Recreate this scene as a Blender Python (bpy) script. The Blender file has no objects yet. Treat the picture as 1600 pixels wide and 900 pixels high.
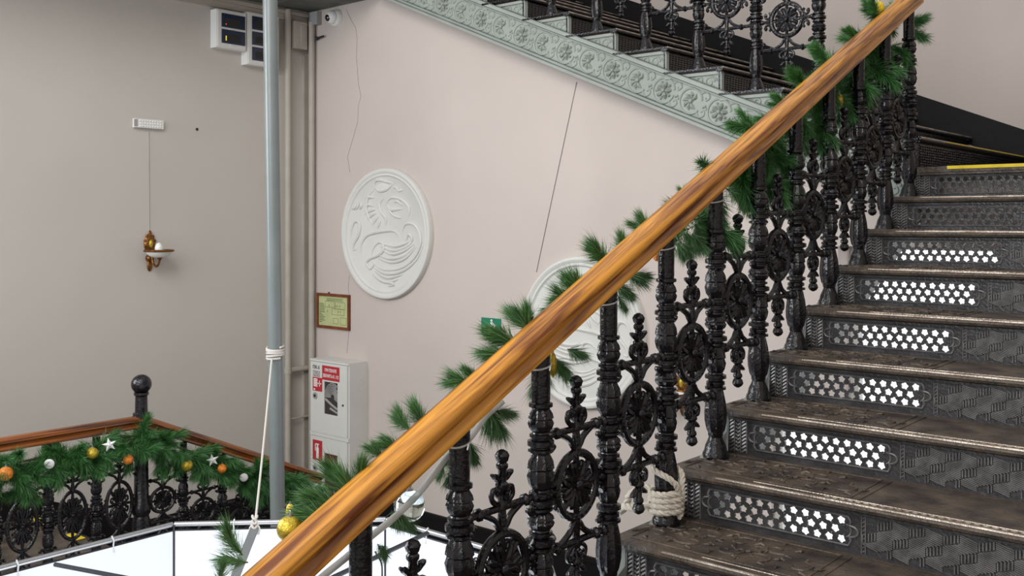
import bpy, bmesh, math, random
from mathutils import Vector, Matrix
random.seed(7)
PI = math.pi
sin, cos, rad = math.sin, math.cos, math.radians
scene = bpy.context.scene
COL = scene.collection

# ------------------------------------------------------------------ camera
F = 1549.0; HZ = 345.0; YAW = rad(40.7)
cam_d = bpy.data.cameras.new('camera')
cam_d.sensor_width = 36.0; cam_d.lens = F/1600*36.0
cam_d.shift_y = -(450-HZ)/1600
cam_d.clip_start = .02
cam = bpy.data.objects.new('camera', cam_d); COL.objects.link(cam)
cam.location = (0, 0, 0); cam.rotation_euler = (PI/2, 0, YAW)
scene.camera = cam

# ------------------------------------------------------------------ light
W = bpy.data.worlds.new('hall_light'); scene.world = W; W.use_nodes = True
bg = W.node_tree.nodes['Background']
bg.inputs[0].default_value = (.93, .96, 1.0, 1); bg.inputs[1].default_value = .80
def area(name, loc, target, sx, sy, power, color):
    d = bpy.data.lights.new(name, 'AREA'); d.shape = 'RECTANGLE'; d.size = sx; d.size_y = sy
    d.energy = power; d.color = color
    o = bpy.data.objects.new(name, d); COL.objects.link(o); o.location = loc
    o.rotation_euler = (Vector(target)-Vector(loc)).to_track_quat('-Z', 'Y').to_euler()
    return o
area('side_window', (-6.6, .2, 1.1), (-1.7, 2.6, .0), 1.3, 2.8, 190, (.90, .95, 1.0))
area('stair_window', (-1.5, -4.2, 2.4), (-4.0, 4.5, .4), 2.6, 3.0, 170, (.97, .98, 1.0))
area('skylight', (-1.8, -.6, 4.0), (-4.6, 4.6, .2), 2.8, 2.8, 190, (1.0, .95, .9))
scene.view_settings.view_transform = 'Standard'; scene.view_settings.look = 'None'
scene.view_settings.exposure = 0.0; scene.view_settings.gamma = 1.0
scene.view_settings.use_curve_mapping = False

# ------------------------------------------------------------------ helpers
class MB:
    def __init__(s): s.v = []; s.f = []
    def add(s, vs, fs):
        n = len(s.v); s.v += [tuple(v) for v in vs]; s.f += [tuple(i+n for i in f) for f in fs]; return s
    def box(s, a, b):
        (x0, y0, z0), (x1, y1, z1) = a, b
        return s.add([(x0,y0,z0),(x1,y0,z0),(x1,y1,z0),(x0,y1,z0),(x0,y0,z1),(x1,y0,z1),(x1,y1,z1),(x0,y1,z1)],
                     [(0,3,2,1),(4,5,6,7),(0,1,5,4),(1,2,6,5),(2,3,7,6),(3,0,4,7)])
    def obox(s, c, ax, ay, az):            # oriented box: half axes
        c, ax, ay, az = map(Vector, (c, ax, ay, az)); vs = []
        for k in (-1, 1):
            for i, j in ((-1,-1),(1,-1),(1,1),(-1,1)): vs.append(c+ax*i+ay*j+az*k)
        return s.add(vs, [(0,3,2,1),(4,5,6,7),(0,1,5,4),(1,2,6,5),(2,3,7,6),(3,0,4,7)])
    def tube(s, pts, r, n=8, closed=False, flat=1.0, up=None):
        P = [Vector(p) for p in pts]; m = len(P); vs = []; fs = []
        R = r if isinstance(r, (list, tuple)) else [r]*m
        nrm = None
        for i in range(m):
            t = (P[(i+1) % m]-P[i-1]) if closed else (P[min(i+1, m-1)]-P[max(i-1, 0)])
            t = t.normalized() if t.length > 1e-9 else Vector((0,0,1))
            if up is not None:
                nrm = Vector(up)-t*t.dot(Vector(up))
                nrm = nrm.normalized() if nrm.length > 1e-6 else t.orthogonal().normalized()
            elif nrm is None: nrm = t.orthogonal().normalized()
            else:
                nrm = nrm-t*nrm.dot(t)
                nrm = nrm.normalized() if nrm.length > 1e-6 else t.orthogonal().normalized()
            b = t.cross(nrm)
            for k in range(n):
                a = 2*PI*k/n
                vs.append(P[i]+nrm*(cos(a)*R[i]*flat)+b*(sin(a)*R[i]))
        for i in range(m if closed else m-1):
            j = (i+1) % m
            for k in range(n):
                l = (k+1) % n; fs.append((i*n+k, i*n+l, j*n+l, j*n+k))
        if not closed:
            fs.append(tuple(range(n-1, -1, -1))); fs.append(tuple((m-1)*n+k for k in range(n)))
        return s.add(vs, fs)
    def lathe(s, prof, n=16, c=(0,0,0), flute=None):
        vs = []; fs = []; m = len(prof)
        for i, (z, r) in enumerate(prof):
            for k in range(n):
                a = 2*PI*k/n; q = r
                if flute and flute(z): q = r*(1+flute(z)*(1 if k % 2 else -1))
                vs.append((c[0]+q*cos(a), c[1]+q*sin(a), c[2]+z))
        for i in range(m-1):
            for k in range(n):
                l = (k+1) % n; fs.append((i*n+k, i*n+l, (i+1)*n+l, (i+1)*n+k))
        fs.append(tuple(range(n-1, -1, -1))); fs.append(tuple((m-1)*n+k for k in range(n)))
        return s.add(vs, fs)
    def ball(s, c, r, n=12, m=8, sc=(1,1,1)):
        c = Vector(c)
        prof = [(-r*cos(PI*i/m)*sc[2], max(r*sin(PI*i/m), r*.02)) for i in range(m+1)]
        b = MB().lathe(prof, n)
        return s.add([(c.x+v[0]*sc[0], c.y+v[1]*sc[1], c.z+v[2]) for v in b.v], b.f)
    def prism(s, poly, d0, d1, axis='y'):  # polygon in the other two axes, extruded
        n = len(poly); vs = []
        for d in (d0, d1):
            for (a, b) in poly:
                vs.append({'x': (d,a,b), 'y': (a,d,b), 'z': (a,b,d)}[axis])
        return s.add(vs, [tuple(range(n-1,-1,-1)), tuple(range(n,2*n))]+[(i,(i+1)%n,(i+1)%n+n,i+n) for i in range(n)])
    def move(s, M):
        s.v = [tuple(M @ Vector(v)) for v in s.v]; return s
    def join(s, o): return s.add(o.v, o.f)
    def mesh(s, name, mat, smooth=True, mat2=None, split=0):
        me = bpy.data.meshes.new(name); me.from_pydata(s.v, [], s.f)
        bm = bmesh.new(); bm.from_mesh(me); bmesh.ops.recalc_face_normals(bm, faces=bm.faces); bm.to_mesh(me); bm.free()
        if mat: me.materials.append(mat)
        if mat2:
            me.materials.append(mat2)
            for p in me.polygons:
                if p.index >= split: p.material_index = 1
        if smooth:
            me.polygons.foreach_set('use_smooth', [True]*len(me.polygons))
            me.set_sharp_from_angle(angle=rad(38))
        return me
def put(name, me, parent=None, loc=(0,0,0), rot=(0,0,0), scale=(1,1,1), **props):
    if isinstance(me, tuple): me = me[0].mesh(name, me[1], *me[2:])
    o = bpy.data.objects.new(name, me); COL.objects.link(o)
    o.parent = parent; o.location = loc; o.rotation_euler = rot; o.scale = scale
    for k, v in props.items(): o[k] = v
    return o
def thing(name, label, cat, loc=(0,0,0), rot=(0,0,0), group=None):
    o = bpy.data.objects.new(name, None); COL.objects.link(o); o.location = loc; o.rotation_euler = rot
    o.empty_display_size = .1
    o['label'] = label; o['category'] = cat
    if group: o['group'] = group
    return o
def single(name, mb, mat, label, cat, loc=(0,0,0), rot=(0,0,0), group=None, smooth=True):
    o = put(name, mb.mesh(name, mat, smooth), None, loc, rot); o['label'] = label; o['category'] = cat
    if group: o['group'] = group
    return o
def smooth_path(pts, n=6, closed=False):
    P = [Vector(p) for p in pts]; out = []; m = len(P)
    for i in range(m if closed else m-1):
        p1, p2 = P[i], P[(i+1) % m]
        p0 = P[i-1] if (i > 0 or closed) else p1; p3 = P[(i+2) % m] if (i+2 < m or closed) else p2
        for k in range(n):
            t = k/n
            out.append(.5*((2*p1)+(p2-p0)*t+(2*p0-5*p1+4*p2-p3)*t*t+(3*p1-p0-3*p2+p3)*t**3))
    if not closed: out.append(P[-1])
    return out
def arc(cx, cz, r, a0, a1, n=10, y=0):
    return [(cx+r*cos(rad(a0+(a1-a0)*i/n)), y, cz+r*sin(rad(a0+(a1-a0)*i/n))) for i in range(n+1)]
# the ray of the photograph through a pixel, met with a real plane of the building
RX, RY = Vector((cos(YAW), sin(YAW), 0)), Vector((-sin(YAW), cos(YAW), 0))
UP = Vector((0, 0, 1))
def at(px, py, axis, val):
    d = RY+RX*((px-800)/F)+UP*((HZ-py)/F); i = 'xyz'.index(axis)
    return d*(val/d[i])

# ------------------------------------------------------------------ materials
def material(name, color, rough=.6, metal=0.0, spec=.5, bump=0, bscale=40, vary=0, vscale=5, color2=None,
             stretch=(1,1,1), coat=0, trans=0, emit=None, estr=0, detail=4, use_obj=True, alpha=1):
    m = bpy.data.materials.new(name); m.use_nodes = True; nt = m.node_tree; N = nt.nodes; L = nt.links
    b = N['Principled BSDF']
    b.inputs['Base Color'].default_value = (*color, 1); b.inputs['Roughness'].default_value = rough
    b.inputs['Metallic'].default_value = metal; b.inputs['Specular IOR Level'].default_value = spec
    b.inputs['Coat Weight'].default_value = coat; b.inputs['Transmission Weight'].default_value = trans
    if emit: b.inputs['Emission Color'].default_value = (*emit, 1); b.inputs['Emission Strength'].default_value = estr
    if alpha < 1: b.inputs['Alpha'].default_value = alpha
    if vary or bump:
        tc = N.new('ShaderNodeTexCoord'); mp = N.new('ShaderNodeMapping'); mp.inputs['Scale'].default_value = stretch
        L.new(tc.outputs['Object' if use_obj else 'Generated'], mp.inputs['Vector'])
    if vary or color2:
        n = N.new('ShaderNodeTexNoise'); n.inputs['Scale'].default_value = vscale; n.inputs['Detail'].default_value = detail
        L.new(mp.outputs[0], n.inputs['Vector'])
        r = N.new('ShaderNodeValToRGB'); c2 = color2 or tuple(min(1, c*(1-vary)) for c in color)
        r.color_ramp.elements[0].position = .35; r.color_ramp.elements[1].position = .65
        r.color_ramp.elements[0].color = (*c2, 1); r.color_ramp.elements[1].color = (*color, 1)
        L.new(n.outputs[0], r.inputs[0]); L.new(r.outputs[0], b.inputs['Base Color'])
    if bump:
        n2 = N.new('ShaderNodeTexNoise'); n2.inputs['Scale'].default_value = bscale; n2.inputs['Detail'].default_value = 3
        L.new(mp.outputs[0], n2.inputs['Vector'])
        bp = N.new('ShaderNodeBump'); bp.inputs['Strength'].default_value = bump; bp.inputs['Distance'].default_value = .01
        L.new(n2.outputs[0], bp.inputs['Height']); L.new(bp.outputs[0], b.inputs['Normal'])
    return m
M = {}
M['plaster'] = material('plaster_wall', (.575,.505,.462), .92, spec=.2, bump=.05, bscale=60, vary=.07, vscale=.9, detail=5)
M['plaster_left'] = material('plaster_left', (.56,.525,.48), .92, spec=.2, bump=.05, bscale=60, vary=.06, vscale=.8, detail=5)
M['black_paint'] = material('black_skirting_paint', (.007,.006,.0065), .5, bump=.12, bscale=25, spec=.2)
M['iron'] = material('black_cast_iron', (.0065,.0052,.0072), .15, spec=.5, bump=.4, bscale=75, vary=.4, vscale=30)
M['tread'] = material('worn_iron_tread', (.105,.078,.056), .45, spec=.45, bump=.6, bscale=60, color2=(.032,.025,.02), vary=.3, vscale=9, detail=9)
M['riser'] = material('dark_iron_riser', (.05,.048,.05), .3, spec=.6, bump=.25, bscale=90, vary=.45, vscale=14)
M['rib'] = material('worn_relief_edges', (.15,.145,.14), .34, spec=.6, vary=.5, vscale=30)
M['worn_edge'] = material('worn_bright_nosing', (.60,.52,.43), .3, metal=.6, bump=.3, bscale=160, color2=(.25,.20,.16), vary=.3, vscale=12)
M['greygreen'] = material('grey_green_paint', (.32,.35,.315), .5, spec=.4, bump=.1, bscale=40, vary=.14, vscale=6)
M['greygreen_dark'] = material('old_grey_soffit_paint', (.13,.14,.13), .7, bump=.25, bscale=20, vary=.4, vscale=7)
M['cream'] = material('cream_pipe_paint', (.44,.40,.345), .55, bump=.05, bscale=20, vary=.12, vscale=6)
M['white_plaster'] = material('white_plaster_relief', (.66,.655,.615), .7, spec=.25, bump=.04, bscale=70, vary=.05, vscale=4)
M['pole'] = material('grey_pole_paint', (.19,.215,.21), .3, spec=.5, bump=.04, bscale=30, vary=.1, vscale=5)
M['white_metal'] = material('white_sheet_metal', (.66,.66,.62), .45, vary=.05, vscale=3)
M['white_plastic'] = material('white_plastic', (.74,.74,.72), .4)
M['red'] = material('red_sign', (.45,.02,.03), .5)
M['white_print'] = material('white_print', (.8,.8,.78), .6)
M['black_print'] = material('black_print', (.02,.02,.02), .6)
M['dark_glass'] = material('dark_cabinet_glass', (.035,.03,.03), .12, spec=.6)
M['hose'] = material('grey_canvas_hose', (.30,.30,.29), .8, bump=.2, bscale=200)
M['maroon'] = material('dark_red_extinguisher', (.10,.012,.015), .3)
M['steel'] = material('zinc_steel', (.45,.45,.45), .35, metal=.9)
M['dark_steel'] = material('dark_steel_rod', (.03,.032,.04), .4, metal=.3)
M['navy'] = material('navy_smoked_cover', (.012,.022,.05), .2, spec=.6)
M['frame_wood'] = material('red_brown_frame', (.21,.055,.018), .45, vary=.4, vscale=20)
M['paper'] = material('yellow_green_paper', (.50,.53,.26), .8, vary=.12, vscale=8)
M['print_green'] = material('faded_green_print', (.12,.17,.07), .8)
M['exit_green'] = material('green_exit_sign', (.0,.19,.10), .5)
M['brass'] = material('aged_brass', (.30,.13,.035), .33, metal=.75, bump=.3, bscale=120, vary=.6, vscale=40)
M['opal'] = material('opal_glass', (.78,.78,.74), .25, spec=.5)
M['rope'] = material('cream_rope', (.66,.60,.50), .85, bump=.5, bscale=260, stretch=(1,1,1), vary=.15, vscale=60)
M['cord'] = material('pale_cord', (.60,.57,.52), .8)
M['strap'] = material('grey_strap', (.16,.17,.17), .55, bump=.3, bscale=120)
M['tape'] = material('yellow_tape', (.80,.60,.01), .5, vary=.15, vscale=20)
M['orange'] = material('orange_bauble', (.85,.26,.02), .5, bump=.6, bscale=160, vary=.4, vscale=60)
M['gold'] = material('gold_bauble', (.62,.45,.04), .3, metal=.5, bump=.4, bscale=110, vary=.35, vscale=50)
M['lemon'] = material('yellow_bauble', (.75,.55,.02), .35)
M['clear'] = material('clear_glass_bauble', (.82,.9,.86), .05, trans=1)
M['tube_light'] = material('clear_light_hose', (.75,.77,.75), .3, trans=.35)
M['tie'] = material('cable_tie', (.6,.62,.62), .4)
M['lens'] = material('camera_lens', (.01,.01,.012), .05, spec=.9)
M['grey_plastic'] = material('grey_plastic', (.33,.33,.33), .5)
M['led_red'] = material('red_indicator', (.6,.05,.02), .4, emit=(1,.1,.03), estr=1.2)
M['led_yellow'] = material('yellow_indicator', (.6,.5,.05), .4, emit=(1,.8,.1), estr=.8)
M['crack'] = material('hairline_crack', (.20,.16,.14), .9)
M['wire'] = material('grey_wire', (.20,.19,.18), .7)
M['stem'] = material('brown_stem', (.06,.045,.02), .8)
def needle_mat(name, a, b):
    m = bpy.data.materials.new(name); m.use_nodes = True; nt = m.node_tree; N = nt.nodes; L = nt.links
    bs = N['Principled BSDF']; bs.inputs['Roughness'].default_value = .45
    g = N.new('ShaderNodeNewGeometry'); r = N.new('ShaderNodeValToRGB')
    r.color_ramp.elements[0].color = (*a, 1); r.color_ramp.elements[1].color = (*b, 1)
    L.new(g.outputs['Random Per Island'], r.inputs[0]); L.new(r.outputs[0], bs.inputs['Base Color'])
    return m
M['needles'] = needle_mat('pine_needles', (.010,.055,.016), (.12,.29,.085))
M['needles_far'] = needle_mat('dense_needles', (.010,.065,.016), (.10,.30,.075))
# varnished wood, grain along local x
def wood_mat(name, light, dark, rough=.25):
    m = bpy.data.materials.new(name); m.use_nodes = True; nt = m.node_tree; N = nt.nodes; L = nt.links
    b = N['Principled BSDF']; b.inputs['Roughness'].default_value = rough
    b.inputs['Coat Weight'].default_value = .15; b.inputs['Coat Roughness'].default_value = .15
    tc = N.new('ShaderNodeTexCoord'); mp = N.new('ShaderNodeMapping'); mp.inputs['Scale'].default_value = (1.3, 24, 24)
    L.new(tc.outputs['Object'], mp.inputs['Vector'])
    n = N.new('ShaderNodeTexNoise'); n.inputs['Scale'].default_value = 2.0; n.inputs['Detail'].default_value = 7
    n.inputs['Distortion'].default_value = .6
    L.new(mp.outputs[0], n.inputs['Vector'])
    r = N.new('ShaderNodeValToRGB'); r.color_ramp.elements[0].position = .36; r.color_ramp.elements[1].position = .60
    r.color_ramp.elements[0].color = (*dark, 1); r.color_ramp.elements[1].color = (*light, 1)
    L.new(n.outputs[0], r.inputs[0]); L.new(r.outputs[0], b.inputs['Base Color'])
    bp = N.new('ShaderNodeBump'); bp.inputs['Strength'].default_value = .08; bp.inputs['Distance'].default_value = .004
    L.new(n.outputs[0], bp.inputs['Height']); L.new(bp.outputs[0], b.inputs['Normal'])
    return m
M['wood'] = wood_mat('varnished_orange_wood', (.62,.27,.028), (.15,.038,.004), .4)
M['wood_dark'] = wood_mat('varnished_brown_wood', (.26,.075,.011), (.045,.012,.004))
# backlit bright panes and the lit white lining
def glow(name, color, s):
    m = bpy.data.materials.new(name); m.use_nodes = True; nt = m.node_tree; N = nt.nodes; L = nt.links
    e = N.new('ShaderNodeEmission'); e.inputs[0].default_value = (*color, 1); e.inputs[1].default_value = s
    L.new(e.outputs[0], N['Material Output'].inputs[0]); return m
M['daylight_pane'] = glow('bright_daylight_pane', (.93,.94,1.0), 1.9)
M['lining'] = material('white_plastic_lining', (.80,.82,.86), .22, spec=.5, bump=.15, bscale=5)

# ------------------------------------------------------------------ geometry of the stairwell (metres, eye at z=0)
RISE = .16; RUN = .33; RUNB = .38
XS = -1.757                       # balustrade line of the front flight
YW = 5.36                         # wall below the rear flight
YB = 5.30                         # balustrade line of the rear flight
YU = 7.50                         # wall above the rear flight
XL = -6.95                        # left wall
FLOOR = -2.60; LAND = -2.03
def zs(i): return -.845+RISE*i    # tread height i
def yn(i): return 2.91+RUN*i      # nosing of tread i in the front flight
def xb(i): return -2.49-RUNB*(i-10)   # nosing of tread i in the rear flight
SL = rad(25.87)

# --- structure
def structure(name, mb, mat, parent=None):
    o = put(name, mb.mesh(name, mat, False), parent); o['kind'] = 'structure'; return o
w = MB(); w.box((XL-.2, -3, FLOOR-.1), (XL, YU, 4.2)); structure('wall_left', w, M['plaster_left'])
# back wall with two window openings, top edge follows the rear flight
WIN = [(-2.22, .35, -1.085, -.14), (-2.68, .35, -2.42, -1.095)]
def wtop(x):
    if x > -1.75: return .225
    if x < -5.95: return 1.80
    return .06+(-1.75-x)/RUNB*RISE
w = MB(); xs_ = [XL, -6.3, -5.95, -5.0, -4.0, -3.2, -2.68, -2.22, -1.75, .35, .7]
for a, b in zip(xs_, xs_[1:]):
    holes = sorted([(q[2], q[3]) for q in WIN if q[0] <= a+1e-6 and b <= q[1]+1e-6]); z = FLOOR-.1
    for h0, h1 in holes:
        w.prism([(a,z),(b,z),(b,h0),(a,h0)], YW, YW+.3); z = h1
    w.prism([(a,z),(b,z),(b,wtop(b-1e-4)),(a,wtop(a+1e-4 if a > -1.76 else a))], YW, YW+.3)
structure('wall_back', w, M['plaster'])
w = MB(); w.box((XL, YU, -.2), (.9, YU+.2, 4.2)); structure('wall_upper', w, M['plaster'])
w = MB(); w.box((.7, -3, FLOOR-.1), (.9, YU, 4.2)); structure('wall_right', w, M['plaster'])
w = MB(); w.box((XL-.2, -3, FLOOR-.15), (.9, YW+.3, FLOOR)); structure('floor', w, material('grey_floor_stone', (.20,.19,.175), .5, vary=.3, vscale=3))
for n_, q in enumerate(WIN, 1):
    x0, x1, z0, z1 = q
    f = MB()
    for a, b in (((x0,z0),(x1,z0+.02)), ((x0,z1-.02),(x1,z1)), ((x0,z0+.02),(x0+.05,z1-.02)), ((x1-.05,z0+.02),(x1,z1-.02))):
        f.box((a[0], YW+.17, a[1]), (b[0], YW+.23, b[1]))
    wf = structure('window_%d' % n_, f, M['white_metal'])
    k = 3
    for j in range(k):
        a = x0+.05+(x1-x0-.1)*j/k; b = x0+.05+(x1-x0-.1)*(j+1)/k
        put('pane', (MB().box((a+.015, YW+.195, z0+.02), (b-.015, YW+.205, z1-.02)), M['daylight_pane'], False), wf)
        if j: put('mullion', (MB().box((a-.015, YW+.18, z0+.02), (a+.015, YW+.22, z1-.02)), M['white_metal'], False), wf)
# black skirtings
s = MB(); s.box((XL, YW-.02, FLOOR), (.3, YW, -2.24)); s.box((XL, YW-.03, -2.275), (.3, YW-.02, -2.245))
structure('baseboard_back', s, M['black_paint'])
s = MB(); s.prism([(-2.8, LAND-.4), (-2.8, -1.83), (2.85, -1.83), (3.85, -2.25), (YW-.02, -2.25), (YW-.02, FLOOR), (3.9, FLOOR)], XL, XL+.02, 'x'); structure('baseboard_left', s, M['black_paint'])
s = MB()
def zl(x): return .435+(-1.75-x)/RUNB*RISE
x0, x1 = -1.75, XL
s.prism([(.7, .25), (.7, .46), (-1.0, .46), (x0, .615), (x1, zl(x1)+.17), (x1, zl(x1)-.32), (x0, .12)], YU-.025, YU)
structure('baseboard_upper', s, M['black_paint'])
for dz in (-.055, -.125):  # black mouldings, their bright highlights painted in as a pale colour
    s = MB(); s.tube([(x0-.02, YU-.03, zl(x0)+dz), (x1, YU-.03, zl(x1)+dz)], .007, 8); structure('trim_1' if dz > -.1 else 'trim_2', s, material('black_moulding_highlight', (.5,.47,.43), .3, spec=.7))

# ------------------------------------------------------------------ step pieces (shared meshes)
def flower(a, n=15, lobes=5, rot=0):
    return [(a*(1+.17*cos(lobes*(2*PI*k/n)))*cos(2*PI*k/n+rot), a*(1+.17*cos(lobes*(2*PI*k/n)))*sin(2*PI*k/n+rot)) for k in range(n)]
def plate_cell(mb, cx, cz, hw, hh, hole, y0, y1):
    n = len(hole); outer = []
    for (x, z) in hole:
        a = math.atan2(z, x); c_, s_ = cos(a), sin(a)
        t = min(hw/abs(c_) if abs(c_) > 1e-6 else 9, hh/abs(s_) if abs(s_) > 1e-6 else 9)
        outer.append((c_*t, s_*t))
    # snap nearest samples onto the four corners so neighbouring cells close up
    for sx in (-1, 1):
        for sz in (-1, 1):
            j = min(range(n), key=lambda k: (outer[k][0]-sx*hw)**2+(outer[k][1]-sz*hh)**2); outer[j] = (sx*hw, sz*hh)
    vs = []
    for y in (y0, y1):
        vs += [(cx+x, y, cz+z) for x, z in outer]+[(cx+x*(1 if y == y0 else 1.0), y, cz+z) for x, z in hole]
    fs = []
    for k in range(n):
        l = (k+1) % n
        fs += [(k, l, n+l, n+k), (2*n+k, 3*n+k, 3*n+l, 2*n+l), (n+k, n+l, 3*n+l, 3*n+k)]
    mb.add(vs, fs)
def lattice_mesh():
    mb = MB(); pw, ph = .0385, .0285; cols = 12; w_ = cols*pw
    for r in range(3):
        z = (r-1)*ph
        off = 0 if r != 1 else pw/2
        n = cols if r != 1 else cols-1
        for c in range(n):
            plate_cell(mb, -w_/2+pw/2+c*pw+off, z, pw/2, ph/2, flower(.0119, 20, 5, PI/2+.4*(r+c)), 0, .008)
        if r == 1:
            for sx in (-1, 1):
                mb.box((sx*w_/2-(pw/2 if sx > 0 else 0), 0, z-ph/2), (sx*w_/2+(0 if sx > 0 else pw/2), .008, z+ph/2))
    # raised scalloped border
    n0 = len(mb.f)
    hw, hh = w_/2+.004, 1.5*ph+.001
    P = [(-hw, 0, -hh), (hw, 0, -hh)]
    for sx in (1, -1):
        e = [(sx*hw, -hh), (sx*(hw+.008), -hh*.62), (sx*(hw+.004), -hh*.42), (sx*(hw+.022), -hh*.3), (sx*(hw+.03), 0),
             (sx*(hw+.022), hh*.3), (sx*(hw+.004), hh*.42), (sx*(hw+.008), hh*.62), (sx*hw, hh)]
        mb.tube(smooth_path([(x, -.002, z) for x, z in e], 3), .0038, 6)
        mb.tube(arc(sx*(hw-.012), 0, .02, -70, 70, 8, -.001) if sx > 0 else arc(sx*(hw-.012), 0, .02, 110, 250, 8, -.001), .003, 5)
    for z in (-hh, hh): mb.tube([(-hw, -.002, z), (hw, -.002, z)], .003, 6)
    # little bosses between the openings
    for r in range(2):
        for c in range(cols):
            mb.ball((-w_/2+pw/2+c*pw+(pw/4), -.001, (r-.5)*ph), .0035, 6, 4)
    return mb.mesh('lattice_panel', M['riser'], True, M['rib'], n0)
def pilaster_mesh():
    mb = MB(); h = .060
    mb.box((-.036, -.002, -h), (.036, .004, h)); n0 = len(mb.f)
    for x in (-.036, -.012, .012, .036): mb.box((x-.002, -.010, -h), (x+.002, 0, h))
    for cx, sgn in ((-.024, 1), (0, 0), (.024, 1)):
        for k in range(9):
            z = -h+.007+k*.0133
            if sgn: mb.tube([(cx-.009, -.004, z-.006), (cx+.009, -.004, z+.006)], .0050, 5)
            else:
                mb.tube([(cx-.009, -.004, z+.004), (cx, -.004, z-.003), (cx+.009, -.004, z+.004)], .0040, 5)
    return mb.mesh('rope_pilaster', M['riser'], True, M['rib'], n0)
def tumbling_mesh(w_=.62, h=.118):
    mb = MB(); mb.box((0, -.001, -h/2), (w_, .004, h/2)); n0 = len(mb.f)
    s = .047; dx = s*1.0; dy = s*.62
    def rib(p, q):
        (x0_, z0_), (x1_, z1_) = p, q
        if min(x0_, x1_) < .002 or max(x0_, x1_) > w_-.002 or min(z0_, z1_) < -h/2 or max(z0_, z1_) > h/2: return
        a = Vector((x1_-x0_, 0, z1_-z0_)); L_ = a.length
        if L_ < 1e-5: return
        mb.obox(((x0_+x1_)/2, -.0015, (z0_+z1_)/2), a/2, (0, .005, 0), Vector((-a.z, 0, a.x))/L_*.0019)
    rows = 4
    for r in range(-rows, rows):
        for c in range(-1, int(w_/(2*dx))+2):
            cx = c*2*dx+(dx if r % 2 else 0); cz = r*(dy*1.5)
            n = 5
            for k in range(n):
                t = (k+.5)/n
                # left face: slanted, right face: uprights, top face: slanted other way
                rib((cx-dx, cz+dy*.5-t*dy), (cx, cz-t*dy)) if True else None
                rib((cx+t*dx, cz+t*dy*.5-.0-.002), (cx+t*dx, cz+t*dy*.5-dy+.004))
                rib((cx-dx+t*dx, cz+dy*.5+t*dy*.5), (cx+t*dx, cz+t*dy*.5))
    for x in (0, .012): mb.box((x, -.005, -h/2), (x+.003, 0, h/2))
    for k in range(9):
        z = -h/2+.008+k*.0125; mb.obox((.0075, -.002, z), (.004, 0, .003), (0, .002, 0), (-.001, 0, .0015))
    return mb.mesh('hatched_panel', M['riser'], False, M['rib'], n0)
ME_LAT, ME_PIL, ME_TUM = lattice_mesh(), pilaster_mesh(), tumbling_mesh()
W0, W1 = -1.765, .50               # riser plate from .. to
LATC = -1.42                       # centre of the lattice
def riser_mesh(h):                 # local: y=0 the face, z from -h/2 .. h/2
    mb = MB(); lw, lh = .231+.001, .0428
    mb.box((W0, 0, -h/2), (LATC-lw, .008, h/2)); mb.box((LATC+lw, 0, -h/2), (W1, .008, h/2))
    mb.box((LATC-lw, 0, -h/2), (LATC+lw, .008, -lh)); mb.box((LATC-lw, 0, lh), (LATC+lw, .008, h/2))
    mb.box((W0, -.006, -h/2), (W1, 0, -h/2+.008)); mb.box((W0, -.010, h/2-.010), (W1, 0, h/2))
    return mb.mesh('riser', M['riser'], False)
ME_RIS = riser_mesh(RISE-.028)
def tread_mesh(depth):             # local: nosing at y=0, top z=0
    prof = [(.012,-.028),(.003,-.023),(0,-.014),(.003,-.006),(.010,0),(depth,0),(depth,-.012),(.05,-.012),(.045,-.028)]
    mb = MB().prism([(y, z) for y, z in prof], -1.815, W1+.1, 'x')
    return mb.mesh('tread', M['tread'], True)
def tread_relief(depth):           # scrolling leaf relief and border mouldings at the end of the tread
    mb = MB(); x0_, x1_, y0_, y1_ = -1.77, -1.19, .055, depth-.04
    for a, b in (((x0_,y0_),(x1_,y0_)), ((x0_,y1_),(x1_,y1_)), ((x1_,y0_),(x1_,y1_)), ((x0_,y0_),(x0_,y1_)), ((x1_+.03,.045),(x1_+.03,y1_))):
        mb.tube([(*a, 0), (*b, 0)], .004, 6, flat=1)
    rr = random.Random(3)
    for k in range(9):
        cx = x0_+.05+(x1_-x0_-.1)*(k%5)/4+rr.uniform(-.02,.02); cy = y0_+(.33 if k < 5 else .7)*(y1_-y0_)
        sg = 1 if k % 2 else -1; a0 = rr.uniform(0, 6.28)
        pts = [(cx+.052*(1-t/14)*cos(a0+sg*t*.45), cy+.045*(1-t/14)*sin(a0+sg*t*.45), .0005) for t in range(13)]
        mb.tube(pts, [.0065-.0003*t for t in range(13)], 6)
        for q in range(5):
            a = a0+q*1.25; p = (cx+.05*cos(a), cy+.045*sin(a), 0)
            mb.tube([p, (p[0]+.016*cos(a), p[1]+.016*sin(a), .002), (p[0]+.032*cos(a+.5), p[1]+.032*sin(a+.5), 0)], [.003,.007,.002], 6)
    return mb.mesh('leaf_relief', M['tread'], True)
def nosing_mesh():                 # polished edge with a row of worn beads behind it
    mb = MB(); mb.tube([(-1.62, .005, -.004), (W1+.1, .005, -.004)], .0048, 8)
    x = -1.25
    while x < W1:
        mb.ball((x, .024, 0), .0075, 6, 4, (1.4, .9, .35)); x += .024
    mb.tube([(-1.5, .036, 0), (W1+.1, .036, 0)], .002, 5)
    return mb.mesh('worn_nosing', M['worn_edge'], True)
DT = RUN+.03
ME_TRD, ME_REL, ME_NOS = tread_mesh(DT), tread_relief(DT), nosing_mesh()

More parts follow.
